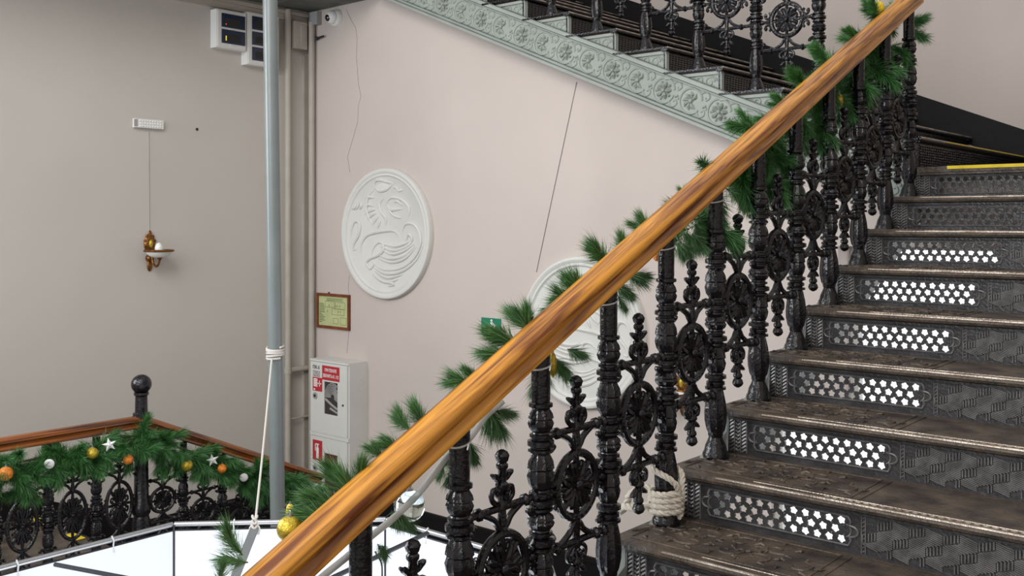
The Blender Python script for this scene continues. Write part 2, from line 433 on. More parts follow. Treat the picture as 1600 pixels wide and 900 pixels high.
stair = thing('iron_staircase', 'black cast iron stair flight rising to a landing, pierced panels in its risers', 'staircase', (0, 0, FLOOR))
def kid(name, me, parent, loc, rot=(0,0,0), scale=(1,1,1), **p): return put(name, me, parent, loc, rot, scale, **p)
def local(parent, p): return Vector(p)-parent.location
for i in range(-10, 7):
    t = kid('tread', ME_TRD, stair, local(stair, (0, yn(i), zs(i))))
    kid('leaf_relief', ME_REL, t, (0, 0, 0)); kid('worn_nosing', ME_NOS, t, (0, 0, 0))
for i in range(-10, 8):
    r = kid('riser', ME_RIS, stair, local(stair, (0, yn(i)+.03, zs(i)-.028-(RISE-.028)/2)))
    kid('lattice_panel', ME_LAT, r, (LATC, 0, 0)); kid('rope_pilaster', ME_PIL, r, (-1.725, 0, 0))
    kid('hatched_panel', ME_TUM, r, (-1.145, 0, 0))
# quarter landing with its own nosing
l = MB(); l.box((-1.80, yn(7)+.006, zs(7)-.04), (.7, YU, zs(7)-.004)); l.box((-1.815, yn(7), zs(7)-.028), (.7, yn(7)+.12, zs(7)))
ld = put('landing', (l, M['tread'], False), stair, local(stair, (0,0,0)))
put('worn_nosing', ME_NOS, ld, (0, yn(7), zs(7)))
# left stringer of the front flight
def stringer_poly(top, bot, y0_, y1_, zf): return [(y0_, zf(y0_)-bot), (y1_, zf(y1_)-bot), (y1_, zf(y1_)-top), (y0_, zf(y0_)-top)]
zf_ = lambda y: zs(0)+(y-yn(0))/RUN*RISE
s = MB().prism(stringer_poly(.10, .36, yn(-10)+.45, 5.28, zf_), -1.80, -1.772, 'x')
for i in range(-9, 8):
    s.prism([(yn(i)+.03, zs(i)-.028), (yn(i)+.35, zs(i)-.028), (yn(i)+.35, zs(i)-.20), (yn(i)+.03, zs(i)-.20-.12)], -1.795, -1.773, 'x')
for d in (.12, .35): s.tube([(-1.80, yn(-9), zf_(yn(-9))-d), (-1.80, 5.28, zf_(5.28)-d)], .012, 8)
put('stringer', (s, M['greygreen']), stair, local(stair, (0,0,0)))

# ------------------------------------------------------------------ rear flight
rear = thing('iron_staircase', 'rear stair flight above the round reliefs, grey-green carved edge band and black treads', 'staircase', (-2.0, YB, zs(7)))
def RL(p): return Vector(p)-rear.location
NB = range(8, 20)
bt = MB(); prof = [(-.012,-.028),(-.003,-.023),(0,-.014),(-.003,-.006),(-.010,0),(-RUNB-.03,0),(-RUNB-.03,-.012),(-.05,-.012),(-.045,-.028)]
bt.prism(prof, -.055, YU-.03-YB, 'y'); ME_BT = bt.mesh('tread', M['iron'], True)
br = MB(); br.box((-.038, -.04, -.132), (-.03, YU-.03-YB, 0))
for k in range(9): br.box((-.03, 0, -.124+k*.0135), (-.0265, YU-.05-YB, -.118+k*.0135))
for k in range(60): br.obox((-.028, .02+k*.035, -.066), (.002,0,0), (0,.006,.05), (0,.0015,-.0002))
ME_BR = br.mesh('riser', M['iron'], False)
bn = MB().tube([(-.006, -.05, -.006), (-.006, YU-.05-YB, -.006)], .0062, 8); ME_BN = bn.mesh('worn_nosing', M['worn_edge'])
# triangular carved step end
be = MB(); hh = .135
be.prism([(-.022, -.028), (-RUNB-.0, -.028), (-RUNB+.01, -.055), (-.022, -.028-hh-.03)], -.02, 0, 'y')
be.prism([(-.02, -.024), (-RUNB-.03, -.024), (-RUNB-.03, -.042), (-.02, -.042)], -.034, 0, 'y')
be.box((-.042, -.03, -.19), (-.02, 0, -.028))
for cx, cz, r_, a0, a1 in ((-.105, -.085, .034, 0, 420), (-.17, -.07, .024, 200, -160), (-.225, -.062, .017, 0, 300), (-.075, -.13, .018, 90, 400)):
    n = 16; be.tube([(cx+r_*(1-.65*t/n)*cos(rad(a0+(a1-a0)*t/n)), -.021, cz+r_*(1-.65*t/n)*sin(rad(a0+(a1-a0)*t/n))) for t in range(n+1)], .006, 6)
for cx, cz, a in ((-.14,-.11,.6),(-.06,-.07,2.2),(-.2,-.085,.3),(-.26,-.055,.1),(-.09,-.055,3)):
    be.tube([(cx-.02*cos(a), -.02, cz-.02*sin(a)), (cx, -.024, cz), (cx+.02*cos(a), -.02, cz+.02*sin(a))], [.002,.008,.002], 6)
ME_BE = be.mesh('carved_step_end', M['greygreen'], True)
for i in NB:
    t = put('tread', ME_BT, rear, RL((xb(i), YB, zs(i)))); put('worn_nosing', ME_BN, t)
    r = put('riser', ME_BR, rear, RL((xb(i), YB, zs(i)-.028)))
    if i >= 9: put('carved_step_end', ME_BE, rear, RL((xb(i), YB-.005, zs(i))))
zr = lambda x: zs(10)+(xb(10)-x)/RUNB*RISE     # nosing line
xa, xz = -1.80, -5.92
band = MB()
for top, bot, y0_, y1_ in ((.165, .395, YB-.03, YB+.03), (.150, .178, YB-.052, YB), (.182, .192, YB-.044, YB), (.375, .395, YB-.045, YB), (.398, .420, YB-.056, YB+.04)):
    band.prism([(xa, zr(xa)-bot), (xz, zr(xz)-bot), (xz, zr(xz)-top), (xa, zr(xa)-top)], y0_, y1_, 'y')
st = put('stringer', (band, M['greygreen'], False), rear, RL((0,0,0)))
gl = MB()  # dark strips painting shadow lines and grime along the band mouldings
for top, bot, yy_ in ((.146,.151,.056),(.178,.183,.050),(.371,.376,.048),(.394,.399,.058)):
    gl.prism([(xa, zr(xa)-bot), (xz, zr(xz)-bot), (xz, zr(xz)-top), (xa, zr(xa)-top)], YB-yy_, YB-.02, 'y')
put('grimy_shadow_line', (gl, M['greygreen_dark'], False), st)
# carved roundels along the stringer
def roundel(kind):
    mb = MB(); R = .078
    mb.tube(arc(0, 0, R, 20, 355 if kind else 330, 26), .007, 6)
    if kind == 0:
        for k in range(7):
            a = rad(40+k*42); mb.tube([(.012*cos(a),0,.012*sin(a)), (.036*cos(a+.2),-.008,.036*sin(a+.2)), (.058*cos(a+.5),0,.058*sin(a+.5))], [.004,.012,.002], 6)
        mb.ball((0,-.004,0), .014, 8, 6)
    else:
        for k in range(5):
            a = rad(90+k*72)
            mb.tube([(.01*cos(a),0,.01*sin(a)), (.035*cos(a),-.012,.035*sin(a)), (.055*cos(a),0,.055*sin(a))], [.006,.017,.004], 6)
            mb.tube([(.035*cos(a+.6),0,.035*sin(a+.6)), (.058*cos(a+.6),-.005,.058*sin(a+.6))], [.003,.008], 6)
        mb.ball((0,-.008,0), .012, 8, 6)
    # tendril linking to the next roundel
    mb.tube(smooth_path([(.05,0,.06),(.085,0,.085),(.115,0,.06),(.10,0,.035),(.088,0,.05)], 4), .006, 6)
    mb.tube(smooth_path([(.06,0,-.05),(.09,0,-.075),(.118,0,-.05),(.105,0,-.028),(.09,0,-.04)], 4), .006, 6)
    for x, z in ((.105,.0),(.095,-.008),(.118,-.012)): mb.ball((x,0,z), .009, 6, 4)
    return mb.mesh('carved_roundel', M['greygreen'])
ROU = [roundel(0), roundel(1)]
sb = math.atan2(RISE, RUNB); k = 0; x = -1.95
while x > xz:
    put('carved_roundel', ROU[k % 2], st, (x, YB-.031, zr(x)-.285), (0, sb, 0)); k += 1; x -= .208*cos(sb)
# upper landing at the head of the rear flight, running out over the left wall
l = MB(); l.box((XL, .5, 1.80), (-5.95, YB+.05, 2.19)); 
put('upper_landing', (l, M['greygreen_dark'], False), rear, RL((0,0,0)))
l = MB(); l.box((XL, 2.0, 1.70), (XL+.035, YW-.03, 1.80)); l.box((XL, 2.0, 1.745), (XL+.06, YW-.03, 1.775))
structure('trim_3', l, M['cream'])
l = MB()
for y in (4.25, 4.55, 4.9): l.box((XL+.04, y, 1.785), (-5.95, y+.05, 1.80))
put('soffit_rib', (l, M['greygreen_dark'], False), rear, RL((0,0,0)), kind='stuff')

# ------------------------------------------------------------------ balustrade pieces
def fl(z):
    return .07 if (.09 < z < .24 or .30 < z < .395 or .455 < z < .51 or .575 < z < .69 or .735 < z < .80) else 0
def bulb(z, h, r):                       # leafy swelling between two narrow necks
    return [(z, .024), (z+h*.15, r*.88), (z+h*.38, r), (z+h*.55, r*.86), (z+h*.60, r*.98), (z+h*.8, r*.9), (z+h, .024)]
def bead(z, h, r): return [(z, .026), (z+h*.2, r), (z+h*.8, r), (z+h, .026)]
BPROF = [(0,.046),(.018,.046),(.026,.041),(.045,.037),(.062,.029),(.074,.024),(.082,.027),(.09,.027),(.10,.031),(.13,.037),(.16,.038),(.20,.034),(.235,.027)]
for z_, h_, r_, kd in ((.242,.014,.037,0),(.258,.018,.033,0),(.28,.02,.038,0),(.304,.09,.035,1),(.398,.014,.034,0),(.414,.024,.041,0),(.442,.012,.034,0),(.458,.048,.037,1),(.51,.012,.034,0),
                       (.526,.022,.040,0),(.552,.014,.034,0),(.57,.10,.037,1),(.674,.012,.034,0),(.69,.022,.038,0),(.716,.012,.032,0),(.732,.064,.035,1),(.80,.016,.034,0)):
    BPROF += bulb(z_, h_, r_) if kd else bead(z_, h_, r_)
BPROF += [(.825,.027),(.95,.027)]
ME_BAL = MB().lathe(BPROF, 20, flute=fl).mesh('baluster', M['iron'])
def spiral(cx, cz, r0, a0, turns, n=14, r1=.3):
    return [(cx+r0*(1-(1-r1)*t/n)*cos(rad(a0+turns*t/n)), 0, cz+r0*(1-(1-r1)*t/n)*sin(rad(a0+turns*t/n))) for t in range(n+1)]
def ring_mesh(ez=1.0, half=.165):
    mb = MB(); R = .094
    mb.tube([(R*cos(2*PI*k/28), 0, R*ez*sin(2*PI*k/28)) for k in range(28)], .0135, 8, closed=True, flat=1)
    for s_ in (-1, 1):          # side arms to the balusters with paired scrolls
        mb.tube([(s_*R, 0, 0), (s_*(half-.025), 0, 0)], .010, 8)
        mb.ball((s_*(half-.04), 0, 0), .014, 8, 6)
        for u in (-1, 1):
            p = spiral(s_*.118, u*.034, .022, (180 if s_ > 0 else 0)-s_*u*60, s_*-u*-300, 14, .45)
            mb.tube(p, [.0075]*11+[.009,.011,.012,.010], 7)
    return mb.mesh('ornament_ring', M['iron'])
def rosette_mesh(ez=1.0):
    mb = MB()
    for k in range(8):
        a = 2*PI*k/8
        c_, s_ = cos(a), sin(a)*ez
        mb.tube([(.012*c_,0,.012*s_), (.045*c_,0,.045*s_), (.062*c_,0,.062*s_), (.09*c_,0,.09*s_)], [.009,.007,.012,.008], 6)
        a2 = a+PI/8
        for u in (-1, 1):
            mb.tube([(.02*cos(a2),0,.02*sin(a2)*ez), (.04*cos(a2+u*.25),-.003,.04*sin(a2+u*.25)*ez), (.064*cos(a2+u*.12),-.004,.064*sin(a2+u*.12)*ez), (.07*cos(a2),0,.07*sin(a2)*ez)], [.006,.010,.010,.006], 6)
    mb.tube([(.05*cos(2*PI*k/20), 0, .05*ez*sin(2*PI*k/20)) for k in range(20)], .004, 6, closed=True)
    for y in (-.008, .008): mb.ball((0, y, 0), .016, 10, 6)
    return mb.mesh('rosette', M['iron'])
def crossbar_mesh(half, h=.165):     # upper one; wishbone arms sweep from the ring up to the bar
    mb = MB()
    mb.tube([(-half+.02,0,0), (half-.02,0,0)], .0105, 8)
    for s_ in (-1, 1):
        mb.lathe([(-.013,.012),(-.008,.017),(.008,.017),(.013,.012)], 10, (0,0,0)) if False else None
        for x in (.095, half-.03):
            mb.tube([(s_*(x-.011),0,0),(s_*(x-.005),0,0),(s_*(x+.005),0,0),(s_*(x+.011),0,0)], [.011,.018,.018,.011], 8)
        mb.tube(smooth_path([(0,0,-h+.10),(s_*.018,0,-h+.117),(s_*.034,0,-h+.137),(s_*.062,0,-.012),(s_*.09,0,0)], 4), .0095, 7)
        # end scroll turning down into the bay
        mb.tube(smooth_path([(s_*(half-.035),0,-.004),(s_*(half-.022),0,-.028),(s_*(half-.034),0,-.046),(s_*(half-.052),0,-.042),(s_*(half-.05),0,-.028)], 4), [.007]*13+[.010,.012,.011,.009], 7)
    mb.tube([(0,0,-h+.094),(0,0,0)], [.016,.010], 8)
    return mb.mesh('crossbar', M['iron'])
def finial_mesh():
    mb = MB()
    mb.lathe([(-.005,.014),(.01,.016),(.02,.011),(.045,.012),(.055,.019),(.064,.019),(.07,.012),(.10,.011),(.108,.017),(.116,.017),(.122,.012),(.126,.017),(.140,.021),(.150,.015),(.156,.005)], 10)
    for s_ in (-1, 1):
        mb.tube(smooth_path([(0,0,.012),(s_*.022,0,.012),(s_*.042,0,.028),(s_*.038,0,.05),(s_*.02,0,.05),(s_*.022,0,.036)], 4), [.008]*15+[.009,.011,.012,.011,.009,.008], 7)
        mb.tube(smooth_path([(0,0,.078),(s_*.014,0,.076),(s_*.03,0,.088),(s_*.030,0,.094)], 3), [.007,.007,.008,.008,.009,.009,.010,.012,.012,.009], 7)
    for u in (-1, 1):
        mb.tube([(0,0,.02),(0,u*.016,.03),(0,u*.02,.045)], [.006,.009,.005], 6)
    return mb.mesh('finial', M['iron'])
ME_ROS, ME_FIN = rosette_mesh(), finial_mesh()
ME_RF, ME_RB = ring_mesh(half=RUN/2), ring_mesh(half=RUNB/2)
ME_CF, ME_CB = crossbar_mesh(RUN/2), crossbar_mesh(RUNB/2)
ME_RL, ME_ROL = ring_mesh(1.75, half=RUN/2), rosette_mesh(1.75)
def panel(parent, loc, rz, ring, cross, ros=None, h=.165, scale=(1,1,1)):
    r = put('ornament_ring', ring, parent, loc, (0,0,rz), scale)
    put('rosette', ros or ME_ROS, r)
    put('crossbar', cross, r, (0,0,h)); put('crossbar', cross, r, (0,0,-h), (0,PI,0))
    put('finial', ME_FIN, r, (0,0,h)); put('finial', ME_FIN, r, (0,0,-h), (0,PI,0))
    return r
# handrail profile (across, up)
HP = [(-.036,.012),(-.044,.017),(-.045,.030),(-.037,.043),(-.021,.050),(0,.052),(.021,.050),(.037,.043),(.045,.030),(.044,.017),(.036,.012),(.027,.004),(.026,-.004),(.030,-.010),(.038,-.015),(.041,-.023),(.040,-.031),(.032,-.037),(-.032,-.037),(-.040,-.031),(-.041,-.023),(-.038,-.015),(-.030,-.010),(-.026,-.004),(-.027,.004)]
def handrail_mesh(L_, mat, k=1.0, seg=24):
    n = len(HP); vs = []; fs = []
    for j in range(seg+1):
        for (a, b) in HP: vs.append((L_*j/seg, a*k, b*k))
    for j in range(seg):
        for q in range(n): fs.append((j*n+q, j*n+(q+1) % n, (j+1)*n+(q+1) % n, (j+1)*n+q))
    fs += [tuple(range(n-1,-1,-1)), tuple(seg*n+q for q in range(n))]
    return MB().add(vs, fs).mesh('handrail', mat)
# --- front balustrade
fr = thing('stair_railing', 'black cast iron balustrade with a thick orange varnished handrail, beside the dark steps', 'railing', (XS, 0, 0))
def yb_(i): return 3.157+RUN*i
for i in range(-8, 7):
    put('baluster', ME_BAL, fr, (0, yb_(i), zs(i)), (0,0,i*.7))
for i in range(-8, 6):
    panel(fr, (0, yb_(i)+RUN/2, zs(i)+RISE/2+.470), PI/2, ME_RF, ME_CF)
y0_, y1_ = yb_(-8)-.2, yb_(6)+.09
zr_ = lambda y: zs(0)+.992+(y-yb_(0))/RUN*RISE
put('handrail', handrail_mesh((y1_-y0_)/cos(SL), M['wood']), fr, (0, y0_, zr_(y0_)), (0, -SL, PI/2))
# curve of the rail at the top of the flight
# --- rear balustrade
rr_ = thing('stair_railing', 'black cast iron balustrade on the rear stair flight above the carved band', 'railing', (0, YB, 0))
for i in range(9, 20):
    put('baluster', ME_BAL, rr_, (xb(i)-.195, 0, zs(i)), (0,0,i*.5))
for i in range(9, 19):
    panel(rr_, (xb(i)-.195-RUNB/2, 0, zs(i)+RISE/2+.47), 0, ME_RB, ME_CB)
xh0, xh1 = xb(8)-.195+.1, xb(19)-.195-.1
put('handrail', handrail_mesh((xh0-xh1)/cos(sb), M['wood']), rr_, (xh0, 0, zr(xh0)+.992-.195*RISE/RUNB+.0), (0, -sb, PI))

# ------------------------------------------------------------------ lower landing at the left with its flight going down
XR = -5.4; YN = XR*-1/math.tan(rad(61.2))
low = thing('landing_stair', 'low landing and steps along the left wall, seen through the far black railing', 'staircase', (XR, YN, FLOOR))
def LL(p): return Vector(p)-low.location
put('landing', (MB().box((XL, -1.5, LAND-.12), (XR+.05, YN+.05, LAND)), M['tread'], False), low, LL((0,0,0)))
RL_ = (LAND-FLOOR)/3
for k in range(1, 3):
    put('tread', (MB().box((XL, YN+.05+.30*(k-1), LAND-RL_*k-.03), (XR+.05, YN+.05+.30*k+.02, LAND-RL_*k)), M['tread'], False), low, LL((0,0,0)))
for k in range(0, 3):
    put('riser', (MB().box((XL, YN+.03+.30*k, LAND-RL_*(k+1)), (XR+.05, YN+.05+.30*k, LAND-RL_*k-(.03 if k else .12))), M['riser'], False), low, LL((0,0,0)))
put('fascia', (MB().box((XR+.02, -1.5, FLOOR), (XR+.05, YN+.05, LAND-.12)), M['riser'], False), low, LL((0,0,0)))
lr = thing('landing_railing', 'far black iron railing with a ball-topped newel post under a brown handrail', 'railing', (XR, YN, LAND))
lr.scale = (1, 1, .926)
NP = [(0,.075),(.03,.075),(.05,.06),(.10,.045),(.14,.05),(.30,.052),(.34,.042),(.36,.052),(.40,.052),(.42,.042),(.80,.038),(.86,.045),(.90,.045),(.92,.036),(.955,.036),(.96,.048),(.985,.048),(.99,.036),(1.09,.034),(1.10,.042),(1.115,.042)]
nw = put('newel_post', (MB().lathe(NP, 20, flute=lambda z: .05 if .43 < z < .79 else 0), M['iron']), lr)
put('ball_finial', (MB().ball((0,0,1.165), .058, 18, 12, (1,1,1.06)), M['iron']), nw)
KS = .80; BAY = .27
scl = (BAY/RUN, BAY/RUN, KS)
for k in range(1, 9):
    put('baluster', ME_BAL, lr, (0, -BAY*k, 0), (0,0,k), (.8, .8, .93))
for k in range(0, 8):
    panel(lr, (0, -BAY*(k+.5), .44), PI/2, ME_RL, ME_CF, ME_ROL, .235, (BAY/RUN, .8, .86))
SLO = math.atan(.49)
for k in range(1, 5):
    put('baluster', ME_BAL, lr, (0, BAY*k, -.49*BAY*k), (0,0,k), (.8, .8, .93))
for k in range(0, 4):
    panel(lr, (0, BAY*(k+.5), .475-.49*BAY*(k+.5)), PI/2, ME_RF, ME_CF, None, .165, (BAY/RUN, .8, .82))
put('handrail', handrail_mesh(2.4, M['wood_dark'], .86), lr, (0, -2.4, .925), (0, 0, PI/2))
put('handrail', handrail_mesh(1.3/cos(SLO), M['wood_dark'], .86), lr, (0, 0, .925), (0, SLO, PI/2))
# ------------------------------------------------------------------ pole, octagonal lined well, rods, ropes
P0 = at(434, 828, 'x', -4.70); P1 = at(422, 0, 'x', -4.72)
pd = (P1-P0); PT = P0-pd*((P0.z-FLOOR)/pd.z); PE = P0+pd*((2.4-P0.z)/pd.z)
pl_ = thing('steel_pole', 'tall grey painted steel pole standing near the corner, rope tied round it', 'pole', PT)
put('tube', (MB().tube([(0,0,.02), PE-PT], .0415, 24), M['pole']), pl_)
put('base_plate', (MB().lathe([(0,.11),(.02,.11),(.02,.05),(.06,.048)], 20), M['pole']), pl_)
# octagon
OC = Vector((-3.20, 2.10, 0)); AP = 1.25; ZT = -1.5; ZB = -2.57
def octv(a, k): 
    R_ = a/cos(PI/8); t = PI/8+k*PI/4; return Vector((OC.x+R_*cos(t), OC.y+R_*sin(t), 0))
oc = thing('octagonal_enclosure', 'open octagonal enclosure of glowing white panels under a thin metal frame', 'enclosure', (OC.x, OC.y, FLOOR))
def OL(p): return Vector(p)-oc.location
for k in range(8):
    a, b = octv(AP, k), octv(AP, k+1)
    mid = (a+b)/2; nn = (mid-OC).normalized(); d = (b-a)
    mb = MB(); a2, b2 = a+d*.006, b-d*.006
    nx = 10; vs = []; fs = []
    for ly in (0, .01):
        for i in range(nx+1):
            for j in range(6):
                t = i/nx; u = j/5
                bulge = .012*sin(PI*t)*sin(PI*u)
                p = a2+(b2-a2)*t+nn*(ly+bulge); vs.append((p.x, p.y, ZT-.03+(ZB-ZT+.03)*u))
    q = (nx+1)*6
    for i in range(nx):
        for j in range(5):
            f = (i*6+j, (i+1)*6+j, (i+1)*6+j+1, i*6+j+1); fs += [f, tuple(x+q for x in f[::-1])]
    mb.add(vs, fs)
    p = put('white_panel', (mb, M['lining']), oc, OL((0,0,0)))
    fmb = MB().tube([a+UP*ZT+nn*.015, b+UP*ZT+nn*.015], .013, 10)
    put('frame_tube', (fmb, M['steel']), oc, OL((0,0,0)))
    put('dark_edge', (MB().tube([a+UP*(ZT-.03)+nn*.006, b+UP*(ZT-.03)+nn*.006], .006, 8), M['dark_steel']), oc, OL((0,0,0)))
    put('corner_post', (MB().tube([a+UP*ZT, a+UP*FLOOR], .005, 8), M['dark_steel']), oc, OL((0,0,0)))
    for t in (.3, .72):
        c = a+d*t+UP*ZT+nn*.015
        put('clip', (MB().tube([c+nn*.0+UP*.018, c-nn*.018, c-nn*.012-UP*.03, c-nn*.02-UP*.055], .004, 6), M['tie']), oc, OL((0,0,0)))
put('panel_floor', (MB().prism([tuple(octv(AP-.02, k))[:2] for k in range(8)], ZB-.01, ZB, 'z'), M['lining'], False), oc, OL((0,0,0)))
lamp = bpy.data.lights.new('enclosure_fill', 'AREA'); lamp.shape = 'DISK'; lamp.size = 1.6; lamp.energy = 15; lamp.color = (.88,.94,1)  # unseen fill light, added to brighten the white panels from inside
lo = bpy.data.objects.new('enclosure_fill', lamp); COL.objects.link(lo); lo.location = (OC.x, OC.y, -2.45); lo.rotation_euler = (PI, 0, 0)
def rod(label, a, b, r, mat, name='rod', cat='rod'): return single(name, MB().tube([a, b], r, 8), mat, label, cat)
a = at(668, 833, 'z', ZT+.022); b = at(572, 878, 'z', ZT+.022)
b2 = a+(b-a)*2.0
rod('thin dark rod lying across the white enclosure, right of the thick post under the handrail', a, b2, .011, M['dark_steel'])
a = at(86, 882, 'z', ZT+.022); b = at(160, 896, 'z', ZT+.022)
rod('thin dark rod from a clip on the enclosure rim at the lower left corner', a, a+(b-a)*3.2, .010, M['dark_steel'])
# rope on the pole
def pole_at(z): return PT+(PE-PT)*((z-FLOOR)/(PE.z-FLOOR))
zc = (HZ-550)/F*(P0.dot(RY))
coil = []
n = 6*16
for k in range(n+1):
    t = k/n; c = pole_at(zc+.03-.06*t+.008*sin(5*t*2*PI)); a = 2*PI*6*t
    coil.append(c+Vector((.047*cos(a), .047*sin(a), 0)))
rp = thing('tied_cord', 'pale cord wound round the grey pole and running down to a grey strap', 'cord', pole_at(zc))
put('winding', (MB().tube(coil, .0065, 6), M['cord']), rp, -rp.location)
ST = at(398, 825, 'x', -3.85)
c0 = pole_at(zc-.03)+Vector((.03,-.045,0))
put('hanging_cord', (MB().tube(smooth_path([c0, c0+(ST-c0)*.5+Vector((0,0,-.02)), ST], 6), .0055, 6), M['cord']), rp, -rp.location)
kn = MB()
for k in range(3): kn.tube([ST+Vector((.012*cos(a)*1.0, .010*sin(a), .05-.022*k+.006*sin(2*a))) for a in [2*PI*q/12 for q in range(12)]], .006, 6, closed=True)
kn.tube(smooth_path([ST+RX*-.018+UP*-.02, ST+RX*-.02+UP*.0, ST+UP*.022, ST+RX*.02+UP*.0, ST+RX*.016+UP*-.03], 4), .006, 6)
put('knot', (kn, M['cord']), rp, -rp.location)
S1 = at(366, 905, 'x', -3.6)
sp = MB(); dv = (S1-ST); sd = RX*.019; nn = dv.cross(sd).normalized()*.005
sp.obox(ST+dv*.5+UP*-.0, dv*.5, sd, nn)
single('hanging_strap', sp, M['strap'], 'short dark grey strap hanging from the pale cord in front of the white panels', 'strap', group=None, smooth=False)
# rope round the foot of a baluster
yr = yb_(-1); zb_ = zs(-1)
rpb = thing('thick_rope', 'thick cream rope knotted round the foot of a baluster near the bottom step', 'rope', (XS, yr, zb_))
def twisted(pts, r, mat, name, parent):
    P = smooth_path(pts, 8); mb = MB(); 
    for s_ in range(3):
        Q = []; acc = 0; prev = P[0]
        for i, p in enumerate(P):
            acc += (p-prev).length; prev = p
            t = (P[min(i+1, len(P)-1)]-P[max(i-1, 0)]).normalized(); u = t.orthogonal().normalized(); v = t.cross(u)
            a = acc/(r*5.5)*2*PI/1.0+s_*2*PI/3; Q.append(p+(u*cos(a)+v*sin(a))*r*.5)
        mb.tube(Q, r*.62, 6)
    return put(name, (mb, mat), parent)
cp = []
for k in range(4*12+1):
    a = 2*PI*k/12; t = k/48; cp.append((.051*cos(a), .051*sin(a), .035+.075*t+.004*sin(3*a)))
twisted(cp[::2], .0115, M['rope'], 'coil', rpb)
twisted([(.045,.01,.10),(.05,-.02,.14),(.03,-.04,.165),(-.02,-.045,.185),(-.045,-.01,.20),(-.02,.04,.195),(.04,.03,.17),(.053,.01,.13),(.05,.02,.08)], .010, M['rope'], 'loop', rpb)
twisted([(-.03,-.045,.07),(-.08,-.06,.05),(-.13,-.055,.045),(-.17,-.03,.02),(-.18,-.0,.005),(-.165,.01,.03),(-.14,-.0,.075),(-.09,.02,.10),(-.045,.02,.095)], .0115, M['rope'], 'tail', rpb)
# ------------------------------------------------------------------ things on the walls
# round reliefs
ZOOM = dict(cx=357, cy=408, rx=213, ry=288)
DR = [[(305,215),(306,185),(325,171),(370,182),(395,190)],[(308,205),(330,220),(365,215),(395,190)],[(395,206),(415,210),(422,222),(442,218)],
 [(360,285),(375,258),(400,250),(440,262),(468,290),(472,315),(464,335)],[(365,285),(385,303),(410,302),(440,300)],[(370,300),(400,328),(432,340)],[(400,270),(420,268),(438,285)],
 [(300,215),(278,240),(266,290),(280,340),(300,370)],[(262,258),(285,246),(305,250)],[(260,292),(280,280),(302,287)],[(260,322),(290,305),(312,302)],[(273,347),(295,325),(316,318)],[(298,368),(315,345),(328,328)],[(322,388),(330,365),(336,345)],
 [(352,250),(332,275),(338,310),(362,340),(360,372)],[(193,300),(208,292),(214,270)],[(213,302),(224,285),(230,262)],[(232,300),(242,285),(236,268)],
 [(238,500),(242,455),(270,418),(320,402),(390,394),(418,408),(430,440)],[(262,420),(310,400),(360,398)],
 [(290,512),(300,475),(325,448),(348,452),(350,480),(325,503),(285,520),(268,540),(285,565),(302,545),(290,530)],
 [(345,452),(400,462),(445,452),(470,438)],[(342,475),(385,496),(440,484),(492,450)],[(325,515),(385,532),(450,514),(502,462)],[(302,540),(350,566),(430,556),(490,512),(522,450),(518,400),(490,366),(455,366),(440,392),(440,422)],
 [(335,464),(395,480),(442,470),(482,446)],[(318,500),(382,516),(446,502),(497,458)],[(303,557),(360,582),(434,570),(500,520),(535,450)],[(306,592),(360,620),(420,604)],
 [(310,575),(370,600),(440,582)],[(294,582),(335,612),(400,626),(372,638)],[(455,440),(468,410),(485,425),(478,450)],
 [(195,450),(190,405),(203,362),(225,355),(236,380),(226,420),(206,452),(200,482),(215,480)]]
def medallion(loc, r, label, flip=1, alt=False):
    th = thing('wall_medallion', label, 'relief', loc, (PI/2, 0, 0), 'round plaster reliefs on the back wall')
    disc = MB().lathe([(0,r),(.03,r),(.042,r*.985),(.046,r*.96),(.040,r*.93),(.034,r*.915),(.036,r*.90),(.036,r*.885),(.028,r*.875),(.022,r*.86),(.022,.01)], 72)
    put('disc', (disc, M['white_plaster']), th)
    rel = MB()
    for path in DR:
        pts = [((x-ZOOM['cx'])/ZOOM['rx']*r*flip, -(y-ZOOM['cy'])/ZOOM['ry']*r*(1 if not alt else .95), .018) for x, y in path]
        P = smooth_path(pts, 6); m_ = len(P)
        rel.tube(P, [.0155*r/.52*(.35+.65*sin(PI*(i+.5)/m_)) for i in range(m_)], 8, flat=1.25, up=(0,0,1))
    for x, y, a, b_ in ((320,350,40,65),(345,203,38,20)):
        rel.ball(((x-ZOOM['cx'])/ZOOM['rx']*r*flip, -(y-ZOOM['cy'])/ZOOM['ry']*r, .016), 1, 20, 10, (a/ZOOM['rx']*r, b_/ZOOM['ry']*r, .010))
    put('beast_relief', (rel, M['white_plaster']), th)
    return th
c1 = at(605, 365, 'y', YW); medallion((c1.x, YW, c1.z), .525, 'round white plaster relief of a coiled beast above the fire cabinet')
c2 = at(911, 519, 'y', YW); medallion((c2.x, YW, c2.z), .51, 'round white plaster relief partly hidden behind the orange handrail', -1, True)
# fire cabinet
def text_mesh(txt, size, mat, fit=9, extrude=.0004):
    c = bpy.data.curves.new('lettering', 'FONT'); c.body = txt; c.size = size; c.align_x = 'CENTER'; c.align_y = 'CENTER'; c.extrude = extrude; c.resolution_u = 2; c.offset = size*.018
    o = bpy.data.objects.new('lettering', c); COL.objects.link(o)
    bpy.context.view_layer.update()
    me = bpy.data.meshes.new_from_object(o.evaluated_get(bpy.context.evaluated_depsgraph_get()))
    bpy.data.objects.remove(o); me.materials.clear(); me.materials.append(mat)
    w_ = max(v.co.x for v in me.vertices)-min(v.co.x for v in me.vertices)
    if w_ > fit:
        for v in me.vertices: v.co.x *= fit/w_
    return me
fx0, fx1, fz0, fz1, fy = -6.655, -6.165, -2.36, -1.145, YW-.20
fc = thing('fire_cabinet', 'white metal fire hose cabinet with two doors and red stickers by the corner', 'cabinet', (fx0, fy, fz0))
def FL(p): return Vector(p)-fc.location
